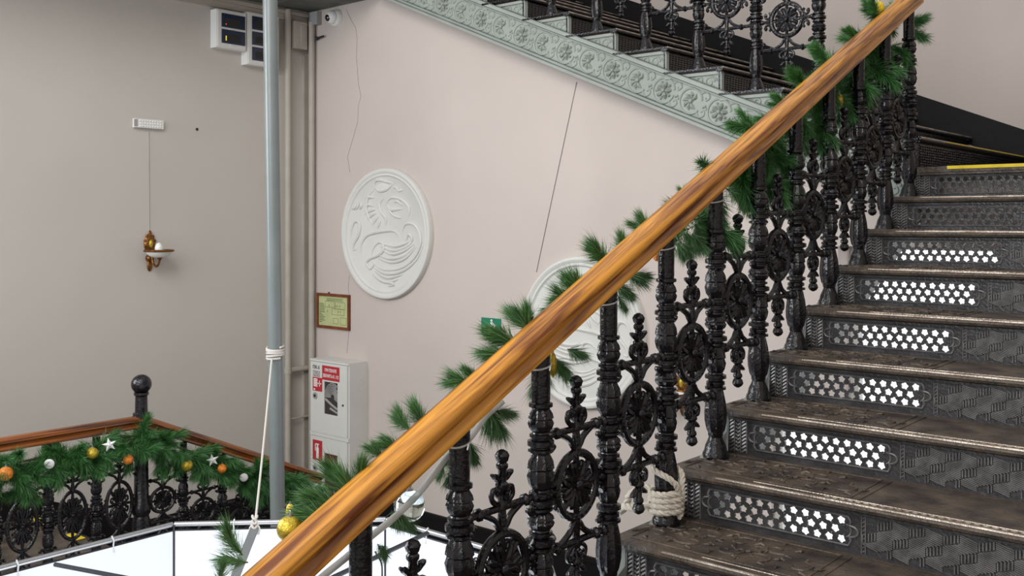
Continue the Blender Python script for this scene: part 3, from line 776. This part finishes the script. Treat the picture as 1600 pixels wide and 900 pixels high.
b = MB().box((fx0, fy+.012, fz0), (fx1, YW, fz1)); b.box((fx0, fy, fz0), (fx1, fy+.012, fz0+.02)); b.box((fx0, fy, fz1-.015), (fx1, fy+.012, fz1)); b.box((fx0, fy, -1.775), (fx1, fy+.012, -1.745))
b.tube([(fx1+.001, YW-.07+.03*cos(t*.5), -1.33+.05*sin(t*.5)) for t in range(0, 12)], .0015, 5)
put('body', (b, M['white_metal'], False), fc, FL((0,0,0)))
def door(z0, z1, wz0, wz1, glassm):
    x0, x1 = fx0+.012, fx1-.012; wx0, wx1 = fx0+.19, fx0+.36; d = MB(); y0, y1 = fy-.004, fy+.012
    d.box((x0,y0,z0),(wx0,y1,z1)); d.box((wx1,y0,z0),(x1,y1,z1)); d.box((wx0,y0,z0),(wx1,y1,wz0)); d.box((wx0,y0,wz1),(wx1,y1,z1))
    dd = put('door', (d, M['white_metal'], False), fc, FL((0,0,0)))
    put('glass_pane', (MB().box((wx0,fy+.003,wz0),(wx1,fy+.006,wz1)), glassm, False), dd)
    zm = -1.445 if wz1 > -1.6 else wz0+.21
    put('lock', (MB().tube([(fx0+.075,y0-.006,zm-.0),(fx0+.075,y0,zm)], .028, 16), M['grey_plastic']), dd)
    put('keyhole', (MB().tube([(fx0+.075,y0-.009,zm),(fx0+.075,y0-.006,zm)], .013, 12), M['black_print']), dd)
    put('rivet', (MB().ball((x1-.05,y0,zm-.04), .01, 8, 6), M['black_print']), dd)
    return dd
d1 = door(-1.743, -1.165, -1.58, -1.315, M['dark_glass'])
d2 = door(-2.335, -1.778, -2.25, -1.90, M['maroon'])
hs = MB()
for k in range(7):
    rr2 = .10-.012*k; hs.tube([(fx0+.29+rr2*cos(a), fy+.0035, -1.44+rr2*1.15*sin(a)) for a in [rad(-25+q*16) for q in range(14)] if fx0+.19 < fx0+.29+rr2*cos(a) < fx0+.358], .005, 6)
hs.tube([(fx0+.2,fy+.0035,-1.46),(fx0+.28,fy+.0035,-1.50),(fx0+.355,fy+.0035,-1.53)], .011, 6); hs.tube([(fx0+.26,fy+.0035,-1.53),(fx0+.355,fy+.0035,-1.56)], .010, 6)
put('hose', (hs, M['hose']), d1)
yy = fy-.005
def plate(parent, x0, x1, z0, z1, mat, nm='sticker'): return put(nm, (MB().box((x0,yy-.001,z0),(x1,yy+.001,z1)), mat, False), parent)
plate(d1, fx0+.165, fx0+.385, -1.302, -1.185, M['red'])
put('lettering', text_mesh('ПРИ ПОЖАРЕ', .036, M['white_print'], .15), d1, (fx0+.275, yy-.0015, -1.222), (PI/2,0,0))
put('lettering', text_mesh('ЗВОНИТЬ 01, 112', .036, M['white_print'], .20), d1, (fx0+.275, yy-.0015, -1.268), (PI/2,0,0))
put('lettering', text_mesh('ПК-5', .040, M['black_print']), d1, (fx0+.088, yy-.0006, -1.21), (PI/2,0,0))
plate(d1, fx0+.045, fx0+.135, -1.287, -1.236, material('grey_label_print', (.5,.47,.46), .7, vary=.5, vscale=60))
plate(d1, fx0+.042, fx0+.165, -1.405, -1.292, M['red'])
hk = MB()
for k in range(5): hk.box((fx0+.055, yy-.002, -1.302-.014*k), (fx0+.105, yy-.001, -1.312-.014*k))
hk.box((fx0+.11, yy-.002, -1.345), (fx0+.155, yy-.001, -1.337)); hk.box((fx0+.128, yy-.002, -1.365), (fx0+.136, yy-.001, -1.315)); hk.box((fx0+.055, yy-.002, -1.398), (fx0+.075, yy-.001, -1.386))
put('hose_reel_symbol', (hk, M['white_print'], False), d1)
plate(d2, fx0+.042, fx0+.165, -1.975, -1.81, M['red'])
ex = MB(); ex.box((fx0+.09, yy-.002, -1.96), (fx0+.122, yy-.001, -1.87)); ex.box((fx0+.098, yy-.002, -1.87), (fx0+.114, yy-.001, -1.845)); ex.box((fx0+.08, yy-.002, -1.848), (fx0+.125, yy-.001, -1.838)); ex.box((fx0+.074, yy-.002, -1.90), (fx0+.082, yy-.001, -1.845))
put('extinguisher_symbol', (ex, M['white_print'], False), d2)
# framed plan
pa, pb = at(497, 457, 'y', YW), at(548, 513, 'y', YW)
px0, px1, pz0, pz1 = pa.x, pb.x, -.91, -.615
fp = thing('framed_plan', 'small evacuation plan on yellow-green paper in a red-brown frame', 'picture', ((px0+px1)/2, YW, (pz0+pz1)/2), (PI/2, rad(0), 0))
hw, hh = (px1-px0)/2, (pz1-pz0)/2; t_ = .022
f = MB(); f.box((-hw,-hh,0),(hw,-hh+t_,.02)); f.box((-hw,hh-t_,0),(hw,hh,.02)); f.box((-hw,-hh+t_,0),(-hw+t_,hh-t_,.02)); f.box((hw-t_,-hh+t_,0),(hw,hh-t_,.02))
put('frame', (f, M['frame_wood'], False), fp)
sh = put('sheet', (MB().box((-hw+t_,-hh+t_,0),(hw-t_,hh-t_,.008)), M['paper'], False), fp)
pr = MB(); R5 = random.Random(5)
def ln(x, y, w_, h_): pr.box((x, y, .008), (x+w_, y+h_, .0088))
for k in range(12): ln(-hw+.03, .055-.014*k, R5.uniform(.03,.075), .006)
for k in range(3): ln(-.09, .104-.009*k, R5.uniform(.18,.26), .004)
for x, y, w_, h_ in ((-.11,.03,.12,.05),(.02,.02,.13,.055),(-.02,-.03,.16,.05),(.0,-.105,.06,.045),(.09,-.11,.075,.06)):
    for q in ((x,y,w_,.003),(x,y+h_,w_,.003),(x,y,.003,h_),(x+w_,y,.003,h_)): ln(*q)
for x in (.05,.08,.03,.06,.09,-.06,-.08): ln(x, R5.choice((.035,-.012)), .006, .02)
put('print', (pr, M['print_green'], False), sh)
put('hook', (MB().ball((-.06, hh+.004, .008), .009, 8, 6), M['black_print']), fp)
# exit sign
e0, e1 = at(755, 498, 'y', YW), at(781, 522, 'y', YW)
es = thing('exit_sign', 'small green emergency exit sign behind the pine garland', 'sign', ((e0.x+e1.x)/2, YW, (e0.z+e1.z)/2), (PI/2,0,0))
put('plate', (MB().box((-.095,-.06,0),(.095,.06,.006)), M['exit_green'], False), es)
rm = MB(); rm.box((-.005,.0,.006),(.02,.03,.0068)); rm.ball((.005,.042,.006), .010, 8, 4, (1,1,.1))
rm.obox((-.015,-.02,.0064), (.022,.012,0), (-.003,.006,0), (0,0,.0004)); rm.obox((.025,-.015,.0064), (.012,.02,0), (.006,-.004,0), (0,0,.0004)); rm.obox((.03,.015,.0064), (.016,-.006,0), (.002,.005,0), (0,0,.0004))
put('running_figure', (rm, M['white_print'], False), es)
# sconces
def sconce(loc, rz, label):
    th = thing('wall_sconce', label, 'lamp', loc, (0,0,rz), 'brass wall lamps')      # local: wall at y=0, room toward -y
    bp = MB(); 
    bp.ball((0,-.006,.055), 1, 16, 10, (.046,.022,.075)); bp.ball((0,-.006,-.055), .032, 12, 8); bp.ball((0,-.005,-.105), 1, 10, 8, (.022,.016,.05))
    for k in range(9):
        a = rad(-60+k*37.5); bp.ball((.040*cos(a),-.012,.06+.062*sin(a)), .012, 8, 6)
    bp.ball((0,-.012,.135), 1, 8, 6, (.014,.012,.02)); bp.tube([(0,-.01,0),(0,-.01,-.04)], .018, 10)
    put('back_plate', (bp, M['brass']), th)
    put('boss', (MB().ball((0,-.026,.055), 1, 12, 8, (.016,.014,.03)), M['gold']), th)
    arm = MB().tube(smooth_path([(0,-.02,-.055),(0,-.045,-.05),(0,-.06,-.09),(0,-.10,-.115),(0,-.135,-.095),(0,-.15,-.06)], 6), .009, 8)
    arm.lathe([(-.066,.009),(-.05,.02),(-.044,.036)], 12, (0,-.15,0))
    put('arm', (arm, M['brass']), th)
    c = (0,-.14,0)
    bw = MB().lathe([(-.048,.03),(-.042,.055),(-.028,.078),(-.008,.095),(.0,.098),(.0,.092),(-.02,.08),(-.038,.04)], 24, c)
    put('glass_bowl', (bw, M['opal']), th)
    put('rim', (MB().tube([(.102*cos(2*PI*k/28), c[1]+.102*sin(2*PI*k/28), .004) for k in range(28)], .009, 8, closed=True), M['brass']), th)
    put('bulb', (MB().ball((0,c[1],.02), 1, 12, 8, (.03,.03,.045)), M['opal']), th)
p = at(233, 392, 'x', XL); sconce((XL, p.y, p.z), rad(90), 'brass wall lamp with a white glass bowl on the left wall')
p = at(1068, 611, 'y', YW); sconce((p.x, YW, p.z), 0, 'brass wall lamp seen through the near balustrade beside the steps')
# emergency light
p = at(230, 194, 'x', XL)
el = thing('emergency_light', 'small oblong emergency light of many white lenses on the left wall', 'lamp', (XL, p.y, p.z), (0,0,rad(90)))
put('housing', (MB().box((-.115,-.035,-.032),(.115,0,.034)), M['white_plastic'], False), el)
lz = MB()
for i in range(9):
    for j in range(3): lz.ball((-.075+i*.0205, -.035, -.02+j*.02), .008, 6, 4)
put('lens_grid', (lz, M['opal']), el, kind='stuff')
put('end_cap', (MB().box((-.122,-.03,-.026),(-.095,-.036,.028)), M['grey_plastic'], False), el)
def wire(name, label, pts, r, mat, cat='cable', n=6):
    return single(name, MB().tube(pts, r, n), mat, label, cat)
w0, w1 = at(232, 205, 'x', XL+.004), at(233, 366, 'x', XL+.004)
wire('thin_cable', 'thin pale cable running down the left wall from emergency light to brass lamp', [w0, w1], .004, M['cream'])
q = at(308, 202, 'x', XL+.003); single('wall_hole', MB().ball(q, .012, 8, 6, (.3,1,1)), M['black_print'], 'tiny dark fixing spot in the left wall, right of the emergency light', 'hole')
w0, w1 = at(901, 128, 'y', YW-.004), at(838, 425, 'y', YW-.004)
wire('thin_cable', 'thin dark cable slanting down the back wall from the carved band', [w0, w1], .002, M['wire'])
for nm, pts in (('wall_crack', [(541,15),(548,30),(556,44),(558,60),(557,90),(560,130),(564,150),(560,165),(559,190),(552,215),(543,245),(547,270)]), ('wall_crack', [(546,430),(544,450),(547,470),(545,520),(542,552)])):
    o = single('wall_crack', MB().tube([at(x, y, 'y', YW-.0005) for x, y in pts], .0015, 4), M['crack'], 'hairline crack down the plaster right of the corner pipes' if pts[0][1] < 100 else 'faint crack in the plaster below the left round relief', 'crack')
# distribution boxes
def dbox(px0, px1, py0, py1, rows, label):
    y0, y1 = at(px0, 50, 'x', XL+.09).y, at(px1, 50, 'x', XL+.09).y
    dm = (HZ-py0)/F; z1 = dm*at(px0, 50, 'x', XL+.09).dot(RY); z0 = (HZ-py1)/F*at(px0, 50, 'x', XL+.09).dot(RY)
    th = thing('distribution_box', label, 'fuse box', (XL, (y0+y1)/2, (z0+z1)/2), (0,0,rad(90)), 'fuse boxes high on the left wall')
    hw, hh = (y1-y0)/2, (z1-z0)/2
    b = MB().box((-hw,-.085,-hh),(hw,0,hh)); b.box((-hw+.008,-.092,-hh+.008),(hw-.008,-.085,hh-.008))
    put('housing', (b, M['white_plastic'], False), th)
    rh = (2*hh-.05)/rows
    for k in range(rows):
        zt = hh-.03-k*rh
        lid = put('cover', (MB().box((-hw+.04,-.1,zt-rh+.018),(hw-.018,-.092,zt)), M['navy'], False), th)
        put('breaker_slot', (MB().box((-hw+.07,-.102,zt-rh*.72),(hw-.06,-.1,zt-rh*.28)), M['black_print'], False), lid)
        put('latch', (MB().box((-.02,-.1,zt-rh+.004),(.02,-.092,zt-rh+.014)), M['white_plastic'], False), lid)
        if px0 < 360: put('indicator', (MB().box((-hw+.072,-.1035,zt-rh*.70),(-hw+.079,-.102,zt-rh*(.64 if k == 0 else .40))), M['led_red'] if k == 0 else M['led_yellow'], False), lid)
    return th
dbox(339, 385, 13, 73, 2, 'white fuse box with two navy covers, left one of the pair')
dbox(387, 436, 18, 100, 3, 'white fuse box with three navy covers partly behind the grey pole')
y0 = at(380, 75, 'x', XL+.03).y
single('cable_duct', MB().box((XL, y0-.02, 1.38), (XL+.035, y0+.03, 1.53)), M['white_plastic'], 'short white cable duct below the fuse boxes', 'duct', smooth=False)
# camera and corner box
p = at(497, 30, 'y', YW); jb = single('junction_box', MB().box((p.x-.055, YW-.05, p.z-.055), (p.x+.05, YW, p.z+.055)), M['grey_plastic'], 'small grey junction box beside the security camera', 'box', smooth=False)
p = at(518, 27, 'y', YW-.06)
cc = thing('security_camera', 'white dome security camera high on the wall near the corner', 'camera', (p.x, YW, p.z), (PI/2,0,0))
put('base', (MB().lathe([(0,.072),(.03,.072),(.045,.062),(.05,.03)], 24), M['white_plastic']), cc)
hd = put('head', (MB().ball((0,0,.055), .058, 20, 12), M['white_plastic']), cc)
dv = Vector((-.02,-.25,.95)).normalized()
put('lens', (MB().ball(Vector((0,0,.055))+dv*.026, .038, 16, 10), M['lens']), hd)
# pipes in the corner
y_ = at(450, 300, 'x', XL+.06).y
cpipe = thing('heating_pipe', 'cream painted vertical pipe behind the grey pole, joined by short cross pipes', 'pipe', (XL+.06, y_, FLOOR))
put('riser_pipe', (MB().tube([(0,0,0),(0,0,4.38)], .026, 14), M['cream']), cpipe)
zc1 = at(465, 577, 'x', XL+.06).z; zc2 = at(465, 653, 'x', XL+.06).z
put('branch_pipe', (MB().tube([(0,0,zc1-FLOOR),(0,YW-y_-.02,zc1-FLOOR)], .024, 12), M['cream']), cpipe)
put('branch_pipe', (MB().tube([(0,0,zc2-FLOOR),(0,YW-y_-.02,zc2-FLOOR)], .010, 10), M['cream']), cpipe)
put('collar', (MB().lathe([(0,.032),(.05,.032)], 14, (0,0,zc1-FLOOR-.025)), M['cream']), cpipe)
x2 = at(487, 300, 'y', YW-.04).x
single('conduit_pipe', MB().tube([(x2, YW-.04, FLOOR), (x2, YW-.04, 1.70)], .027, 14), M['cream'], 'pale grey vertical conduit at the corner of the two walls', 'pipe')
x3 = at(478, 300, 'x', XL+.03)
single('rusty_conduit', MB().box((XL, x3.y-.02, FLOOR), (XL+.035, x3.y+.025, 1.42)), M['cream'], 'narrow cable duct on the left wall beside the corner conduit', 'duct', smooth=False)
b0, b1 = max(at(457, 30, 'x', XL+.10).y, y_+.04), at(482, 30, 'x', XL+.10).y
vb = MB().box((XL, b0, 1.46), (XL+.10, min(b1, YW-.08), 1.69)); 
vt = thing('service_box', 'cream painted service box under the cornice in the corner', 'box', (XL, b0, 1.46))
put('housing', (vb, M['cream'], False), vt, -vt.location)
put('cover', (MB().box((XL+.10, b0+.06, 1.50), (XL+.108, min(b1, YW-.08)-.03, 1.66)), M['cream'], False), vt, -vt.location)
q = at(461, 62, 'x', XL+.05)
single('pipe_bracket', MB().tube([q, q+Vector((0,.12,-.04))], .012, 8).ball(q, .022, 8, 6), M['dark_steel'], 'small dark pipe bracket below the cream service box', 'bracket')
q = at(495, 60, 'y', YW-.03)
single('pipe_bracket', MB().tube([q, q+Vector((.09,0,.01))], .008, 8).ball(q, .018, 8, 6), M['dark_steel'], 'small dark pipe clip below the junction box on the back wall', 'bracket')
# yellow tapes
def tape(label, a, b, wv, loc=(0,0,0)):
    a, b, wv = Vector(a), Vector(b), Vector(wv); n = (b-a).cross(wv).normalized()*.0015
    mb = MB().obox((a+b)/2, (b-a)/2, wv/2, n); return single('warning_tape', mb, M['tape'], label, 'tape', smooth=False, group='yellow edge tapes')
xt = at(1480, 264, 'y', yn(7)).x
tape('yellow warning tape along the top step edge at the landing', (xt, yn(7)-.001, zs(7)-.006), (.4, yn(7)-.001, zs(7)-.006), (0,0,.016))
tape('worn yellow tape on the first black step beyond the landing', (xb(8)+.001, YB+.35, zs(8)-.006), (xb(8)+.001, YU-.25, zs(8)-.006), (0,0,.006))
for (u0, v0), (u1, v1), lb in (((58,809),(76,815),'short yellow tape seen through the far railing, left piece'), ((130,829),(148,835),'short yellow tape seen through the far railing, nearest the newel post')):
    a, b = at(u0, v0, 'z', LAND+.003), at(u1, v1, 'z', LAND+.003); a.y = b.y = YN+.03; tape(lb, a, b+(b-a)*.2, (0, .055, 0))
# ------------------------------------------------------------------ garlands
def sprig_mesh(seed, nl=170, mat=None, L_=.15, nlen=.062, wide=.0011, lo=.3, hi=.75):
    R = random.Random(seed); vs = []; fs = []
    bend = R.uniform(-.3,.3)
    def axis(t): return Vector((t*L_, bend*L_*t*t, .1*L_*t*t))
    for k in range(nl):
        t = R.random()**.75; p = axis(t); ph = R.uniform(0, 2*PI); sp_ = R.uniform(lo, hi)*(1.2-.85*t)
        d = Vector((cos(sp_), sin(sp_)*cos(ph), sin(sp_)*sin(ph))); ln_ = nlen*R.uniform(.6, 1.2)
        cv = Vector((R.uniform(-.12,.12), R.uniform(-.12,.12), R.uniform(-.22,.05)))*ln_
        q = p+d*ln_*.55+cv*.3; e = p+d*ln_+cv
        s1 = Matrix.Rotation(R.uniform(0, PI), 3, d) @ d.orthogonal().normalized()
        n = len(vs); vs += [p-s1*wide*.6, p+s1*wide*.6, q+s1*wide, q-s1*wide, e]; fs += [(n,n+1,n+2,n+3),(n+3,n+2,n+4)]
    me = bpy.data.meshes.new('needles'); me.from_pydata([tuple(v) for v in vs], [], fs); me.materials.append(mat)
    return me, [axis(t/4) for t in range(5)]
SP = [sprig_mesh(k, 330, M['needles'], .06, .088, .00085, .1, .95) for k in range(6)]
SPD = [sprig_mesh(20+k, 420, M['needles_far'], .10, .068, .0009, .3, 1.45) for k in range(5)]
STEM = {}
def stem_mesh(key, pts):
    if key not in STEM: STEM[key] = MB().tube(pts, [.0028,.0025,.002,.0015,.001], 5).mesh('twig', M['stem'])
    return STEM[key]
def sprig(parent, base, d, s_=1.0, kind=0, R=random):
    k = R.randrange(len(SP) if kind == 0 else len(SPD)); me, ax = (SP if kind == 0 else SPD)[k]
    q = Vector(d).normalized().to_track_quat('X', 'Z').to_euler()
    o = put('sprig', me, parent, Vector(base)-parent.location, (0,0,0), (s_,)*3)
    m_ = Vector(d).normalized().to_track_quat('X', 'Z') ; o.rotation_euler = m_.to_euler()
    o['kind'] = 'stuff'
    t = put('twig', stem_mesh((kind, k), ax), o)
    return o
g1 = thing('pine_garland', 'green pine garland wound along the orange handrail and the near balustrade', 'garland', (XS, 3.0, 0))
XG = XS-.055
R1 = random.Random(11)
# tufts standing out above the rail: pixel of the tuft's root, image direction, size
T = [(660,665,-.45,1,.8,1),(640,672,-.75,.75,.8,1),(735,600,-.95,.25,.85,1),(745,595,-.6,.7,.6,1),(800,540,-.9,.45,1.0,2),(825,515,-.35,.8,.9,2),(790,555,-.95,-.1,.9,1),(835,515,.1,.9,.7,1),
     (905,470,-.55,.85,1.0,2),(895,475,-.95,.3,.9,2),(885,480,-.9,-.1,.8,1),(955,410,-.55,.8,1.0,2),(975,395,-.2,1,.8,1),(1010,360,-.7,.5,.75,2),(1075,310,-.3,.9,.5,1),
     (620,700,-.9,.3,.7,1),(600,715,-.6,.5,.55,1),(545,775,-.5,.95,.95,2),(525,795,-.9,.4,.95,2),(510,810,-.8,.0,.9,1),(560,755,.1,1,.7,1),(385,870,-.6,.8,.75,0),(385,878,-.95,.3,.8,0),(360,850,-.3,1,.6,0),(345,910,-.2,1,.6,0),(440,872,-.2,1,.4,0),
     # hanging below the rail
     (765,640,.35,-.9,1.0,2),(770,640,.8,-.45,.7,1),(735,690,.1,-1,.7,2),(715,700,-.3,-.7,.7,1),(870,560,.5,-.6,.8,2),(850,580,-.3,-1,.9,2),(885,545,.9,-.3,.7,1),(700,730,-.1,-1,.6,1),(620,800,.5,-.7,.7,2),(590,850,.3,-.9,.6,1),
     (970,445,.7,-.5,.8,2),(985,430,.9,-.2,.8,2),(960,460,.1,-1,.7,1),(1060,380,.3,-.9,.8,2),(1075,365,.7,-.6,.9,3),(1085,350,.5,-1,.7,2)]
for x, y, dx, dy, s_, n in T:
    b = at(x, y, 'x', XG)
    for k in range(n+1):
        d = RX*(dx+R1.uniform(-.35,.35))+UP*(dy+R1.uniform(-.25,.25))+RY*R1.uniform(-.25,.35)
        sprig(g1, b+Vector((R1.uniform(-.02,.02), 0, 0)), d, s_*R1.uniform(.85,1.1)*.78, 0, R1)
# dense upper part
Yt = lambda px: at(px, 100, 'x', XG).y
for k in range(150):
    u = R1.random()**.8; y = 3.05+u*2.1
    z = zr_(y)+R1.uniform(-.19, .02)-.02
    d = Vector((R1.uniform(-.6,.5), R1.uniform(-1,1), R1.uniform(-1.4,.35)))
    sprig(g1, (XG-.0+R1.uniform(-.05,.0), y, z), d, R1.uniform(.7,1.1), 1, R1)
for x, y, dx, dy, s_, n in ((1255,130,-.6,.5,.6,4),(1290,95,-.5,.6,.65,5),(1280,150,-.5,-.3,.9,4),(1205,270,.1,-1,1.1,5),(1225,265,.2,-1,1.0,3),(1275,190,.0,-1,1.0,5),(1330,120,.4,-.7,1.0,5),(1380,70,.3,-.9,1.0,4),(1335,58,-.6,.5,.5,3),(1368,22,-.5,.8,.65,4),(1415,40,1,.1,.9,3),(1420,45,.8,-.5,.8,2),(1180,200,-.8,.3,.8,3),(1100,345,.5,-.8,1,4),(1160,270,.2,-1,1,4),(1228,165,-.6,.4,.5,3),(1360,100,.5,-.6,1.1,5),(1320,150,.3,-.8,1.0,4),(1290,200,.1,-1,1.0,4),(1395,70,.4,-.7,.9,3)):
    b = at(x, y, 'x', XG)
    for k in range(n):
        d = RX*(dx+R1.uniform(-.35,.35))+UP*(dy+R1.uniform(-.35,.35))+RY*R1.uniform(-.5,.5)
        sprig(g1, b, d, s_*R1.uniform(.9,1.2), 1, R1)
core = MB()
pts = [(XG-.012*sin(k*1.7), 1.0+k*.12, zr_(1.0+k*.12)-.045+.02*sin(k*1.3)) for k in range(36)]
core.tube(smooth_path([Vector(p)-g1.location for p in pts], 3), .005, 6); put('garland_cord', (core, M['stem']), g1)
# lower-left garland
g2 = thing('pine_garland', 'dense green garland with small baubles hung below the far brown handrail', 'garland', (XR, YN, LAND))
XH = XR+.06
for k in range(230):
    y = R1.uniform(-1.7, 1.25); z = LAND+.857-.072-(.455*y if y > 0 else 0)+R1.uniform(-.075,.025)
    d = Vector((R1.uniform(-.3,.8), R1.uniform(-1,1), R1.uniform(-1.2,.25)))
    sprig(g2, (XH+R1.uniform(-.03,.03), YN+y, z), d, R1.uniform(.85,1.15), 1, R1)
for x, y, n in ((220,680,8),(245,690,6),(110,715,5),(45,740,6),(45,755,4),(330,725,5),(395,745,7)):
    b = at(x, y, 'x', XH)
    for k in range(n):
        sprig(g2, b, RX*R1.uniform(-1,1)+UP*R1.uniform(-1.2,.7)+RY*R1.uniform(-.6,.1), R1.uniform(.8,1.1), 1, R1)
core = MB(); core.tube([(.05,-1.9,.77),(.05,-.9,.76),(.05,0,.78),(.05,1.2,.22)], .006, 6); put('garland_cord', (core, M['stem']), g2)
# ------------------------------------------------------------------ baubles
def bauble(px, py, plane, r, mat, label, name='bauble', sc=(1,1,1), cat='bauble', group=None):
    c = at(px, py, 'x', plane)
    th = thing(name, label, cat, c, group=group)
    put('ball', (MB().ball((0,0,0), r, 18, 12, sc), mat), th)
    put('cap', (MB().lathe([(r*sc[2]*.93,r*.25),(r*sc[2]*1.1,r*.25)], 10).tube([(0,0,r*sc[2]*1.1),(r*.12,0,r*sc[2]*1.28),(0,0,r*sc[2]*1.4)], r*.05, 5), M['steel']), th)
    return th
XBL = XR+.15
bauble(9, 740, XBL, .036, M['orange'], 'orange bauble at the picture\'s left edge on the far garland')
bauble(200, 718, XBL, .028, M['orange'], 'orange bauble on the far garland just beside the newel post')
bauble(347, 732, XBL, .028, M['orange'], 'orange bauble on the descending half of the far garland')
bauble(144, 708, XBL, .032, M['gold'], 'gold bauble on the level half of the far garland')
bauble(292, 727, XBL, .034, M['gold'], 'gold bauble on the descending half of the far garland')
def star(px, py, label):
    c = at(px, py, 'x', XBL); th = MB()
    poly = [((.040 if k % 2 == 0 else .017)*cos(PI/2+k*PI/5+.2), (.040 if k % 2 == 0 else .017)*sin(PI/2+k*PI/5+.2)) for k in range(10)]
    n = 10; vs = [(0,x,z) for x, z in poly]+[(.012,0,0),(-.012,0,0)]
    th.add(vs, [(k,(k+1)%n,n) for k in range(n)]+[((k+1)%n,k,n+1) for k in range(n)])
    single('star_ornament', th, M['white_plastic'], label, 'ornament', c, (0,0,rad(-30)), smooth=False)
star(171, 695, 'white star ornament on the level half of the far garland')
star(332, 719, 'white star ornament on the descending half of the far garland')
def disc_(px, py, label):
    c = at(px, py, 'x', XBL)
    single('disc_ornament', MB().ball((0,0,0), .026, 14, 8, (.35,1,1)), M['white_plastic'], label, 'ornament', c, (0,0,rad(-30)))
disc_(77, 725, 'round white ornament on the level half of the far garland'); disc_(381, 746, 'round white ornament at the low end of the far garland')
bauble(453, 826, XS-.10, .030, M['gold'], 'large gold bauble behind the lower end of the orange handrail')
bauble(453, 797, XS-.20, .012, M['lemon'], 'tiny yellow bauble above the large gold one near the grey pole', sc=(.8,.8,1.3))
bauble(1373, 12, XG, .030, M['lemon'], 'yellow bauble high on the near garland where the handrail leaves the picture', sc=(.9,.9,1.1))
bauble(1311, 158, XG+.02, .026, M['gold'], 'yellow-green bauble in the near garland under the upper handrail', sc=(.7,.7,1.3))
bauble(863, 570, XG, .020, M['gold'], 'slim olive bauble hanging behind a baluster under the handrail', sc=(.7,.7,1.9))
bauble(1027, 402, XG, .014, M['orange'], 'small orange bauble peeping out below the middle of the handrail')
bauble(640, 790, XG-.01, .040, M['clear'], 'clear glass bauble below the lower part of the handrail')
# light hose strapped under the rail
hose = [at(x, y, 'x', XS-.045) for x, y in ((785,628),(758,652),(733,686),(704,708),(680,738),(655,770),(620,805),(575,842),(540,872),(505,900),(470,930))]
th = thing('light_hose', 'clear plastic light hose strapped below the lower handrail', 'light hose', hose[0])
put('hose', (MB().tube(smooth_path(hose, 4), .0085, 10), M['tube_light']), th, -th.location)
for i in range(-4, 1):
    y = yb_(i); z = zr_(y)-.075
    single('cable_tie', MB().tube([(.029*cos(2*PI*k/16), .029*sin(2*PI*k/16), .008*sin(2*PI*k/16)) for k in range(16)], .0028, 6, closed=True).tube([(.028,-.005,0),(.05,-.02,.004),(.06,-.035,-.003)], .002, 5),
           M['tie'], ['pale cable tie round the lowest visible baluster top','pale cable tie on the baluster top beside the light hose','pale cable tie on the baluster in front of the right round relief','pale cable tie on the baluster below the small orange bauble','pale cable tie on the baluster top half covered by garland'][i+4], 'cable tie', (XS, y, z))
wire('thin_cable', 'thin black cable dangling in front of the white enclosure panels', smooth_path([at(586, 862, 'z', ZT+.03), at(596, 880, 'z', ZT+.0), at(597, 905, 'z', ZT-.03)], 4), .004, M['black_print'])
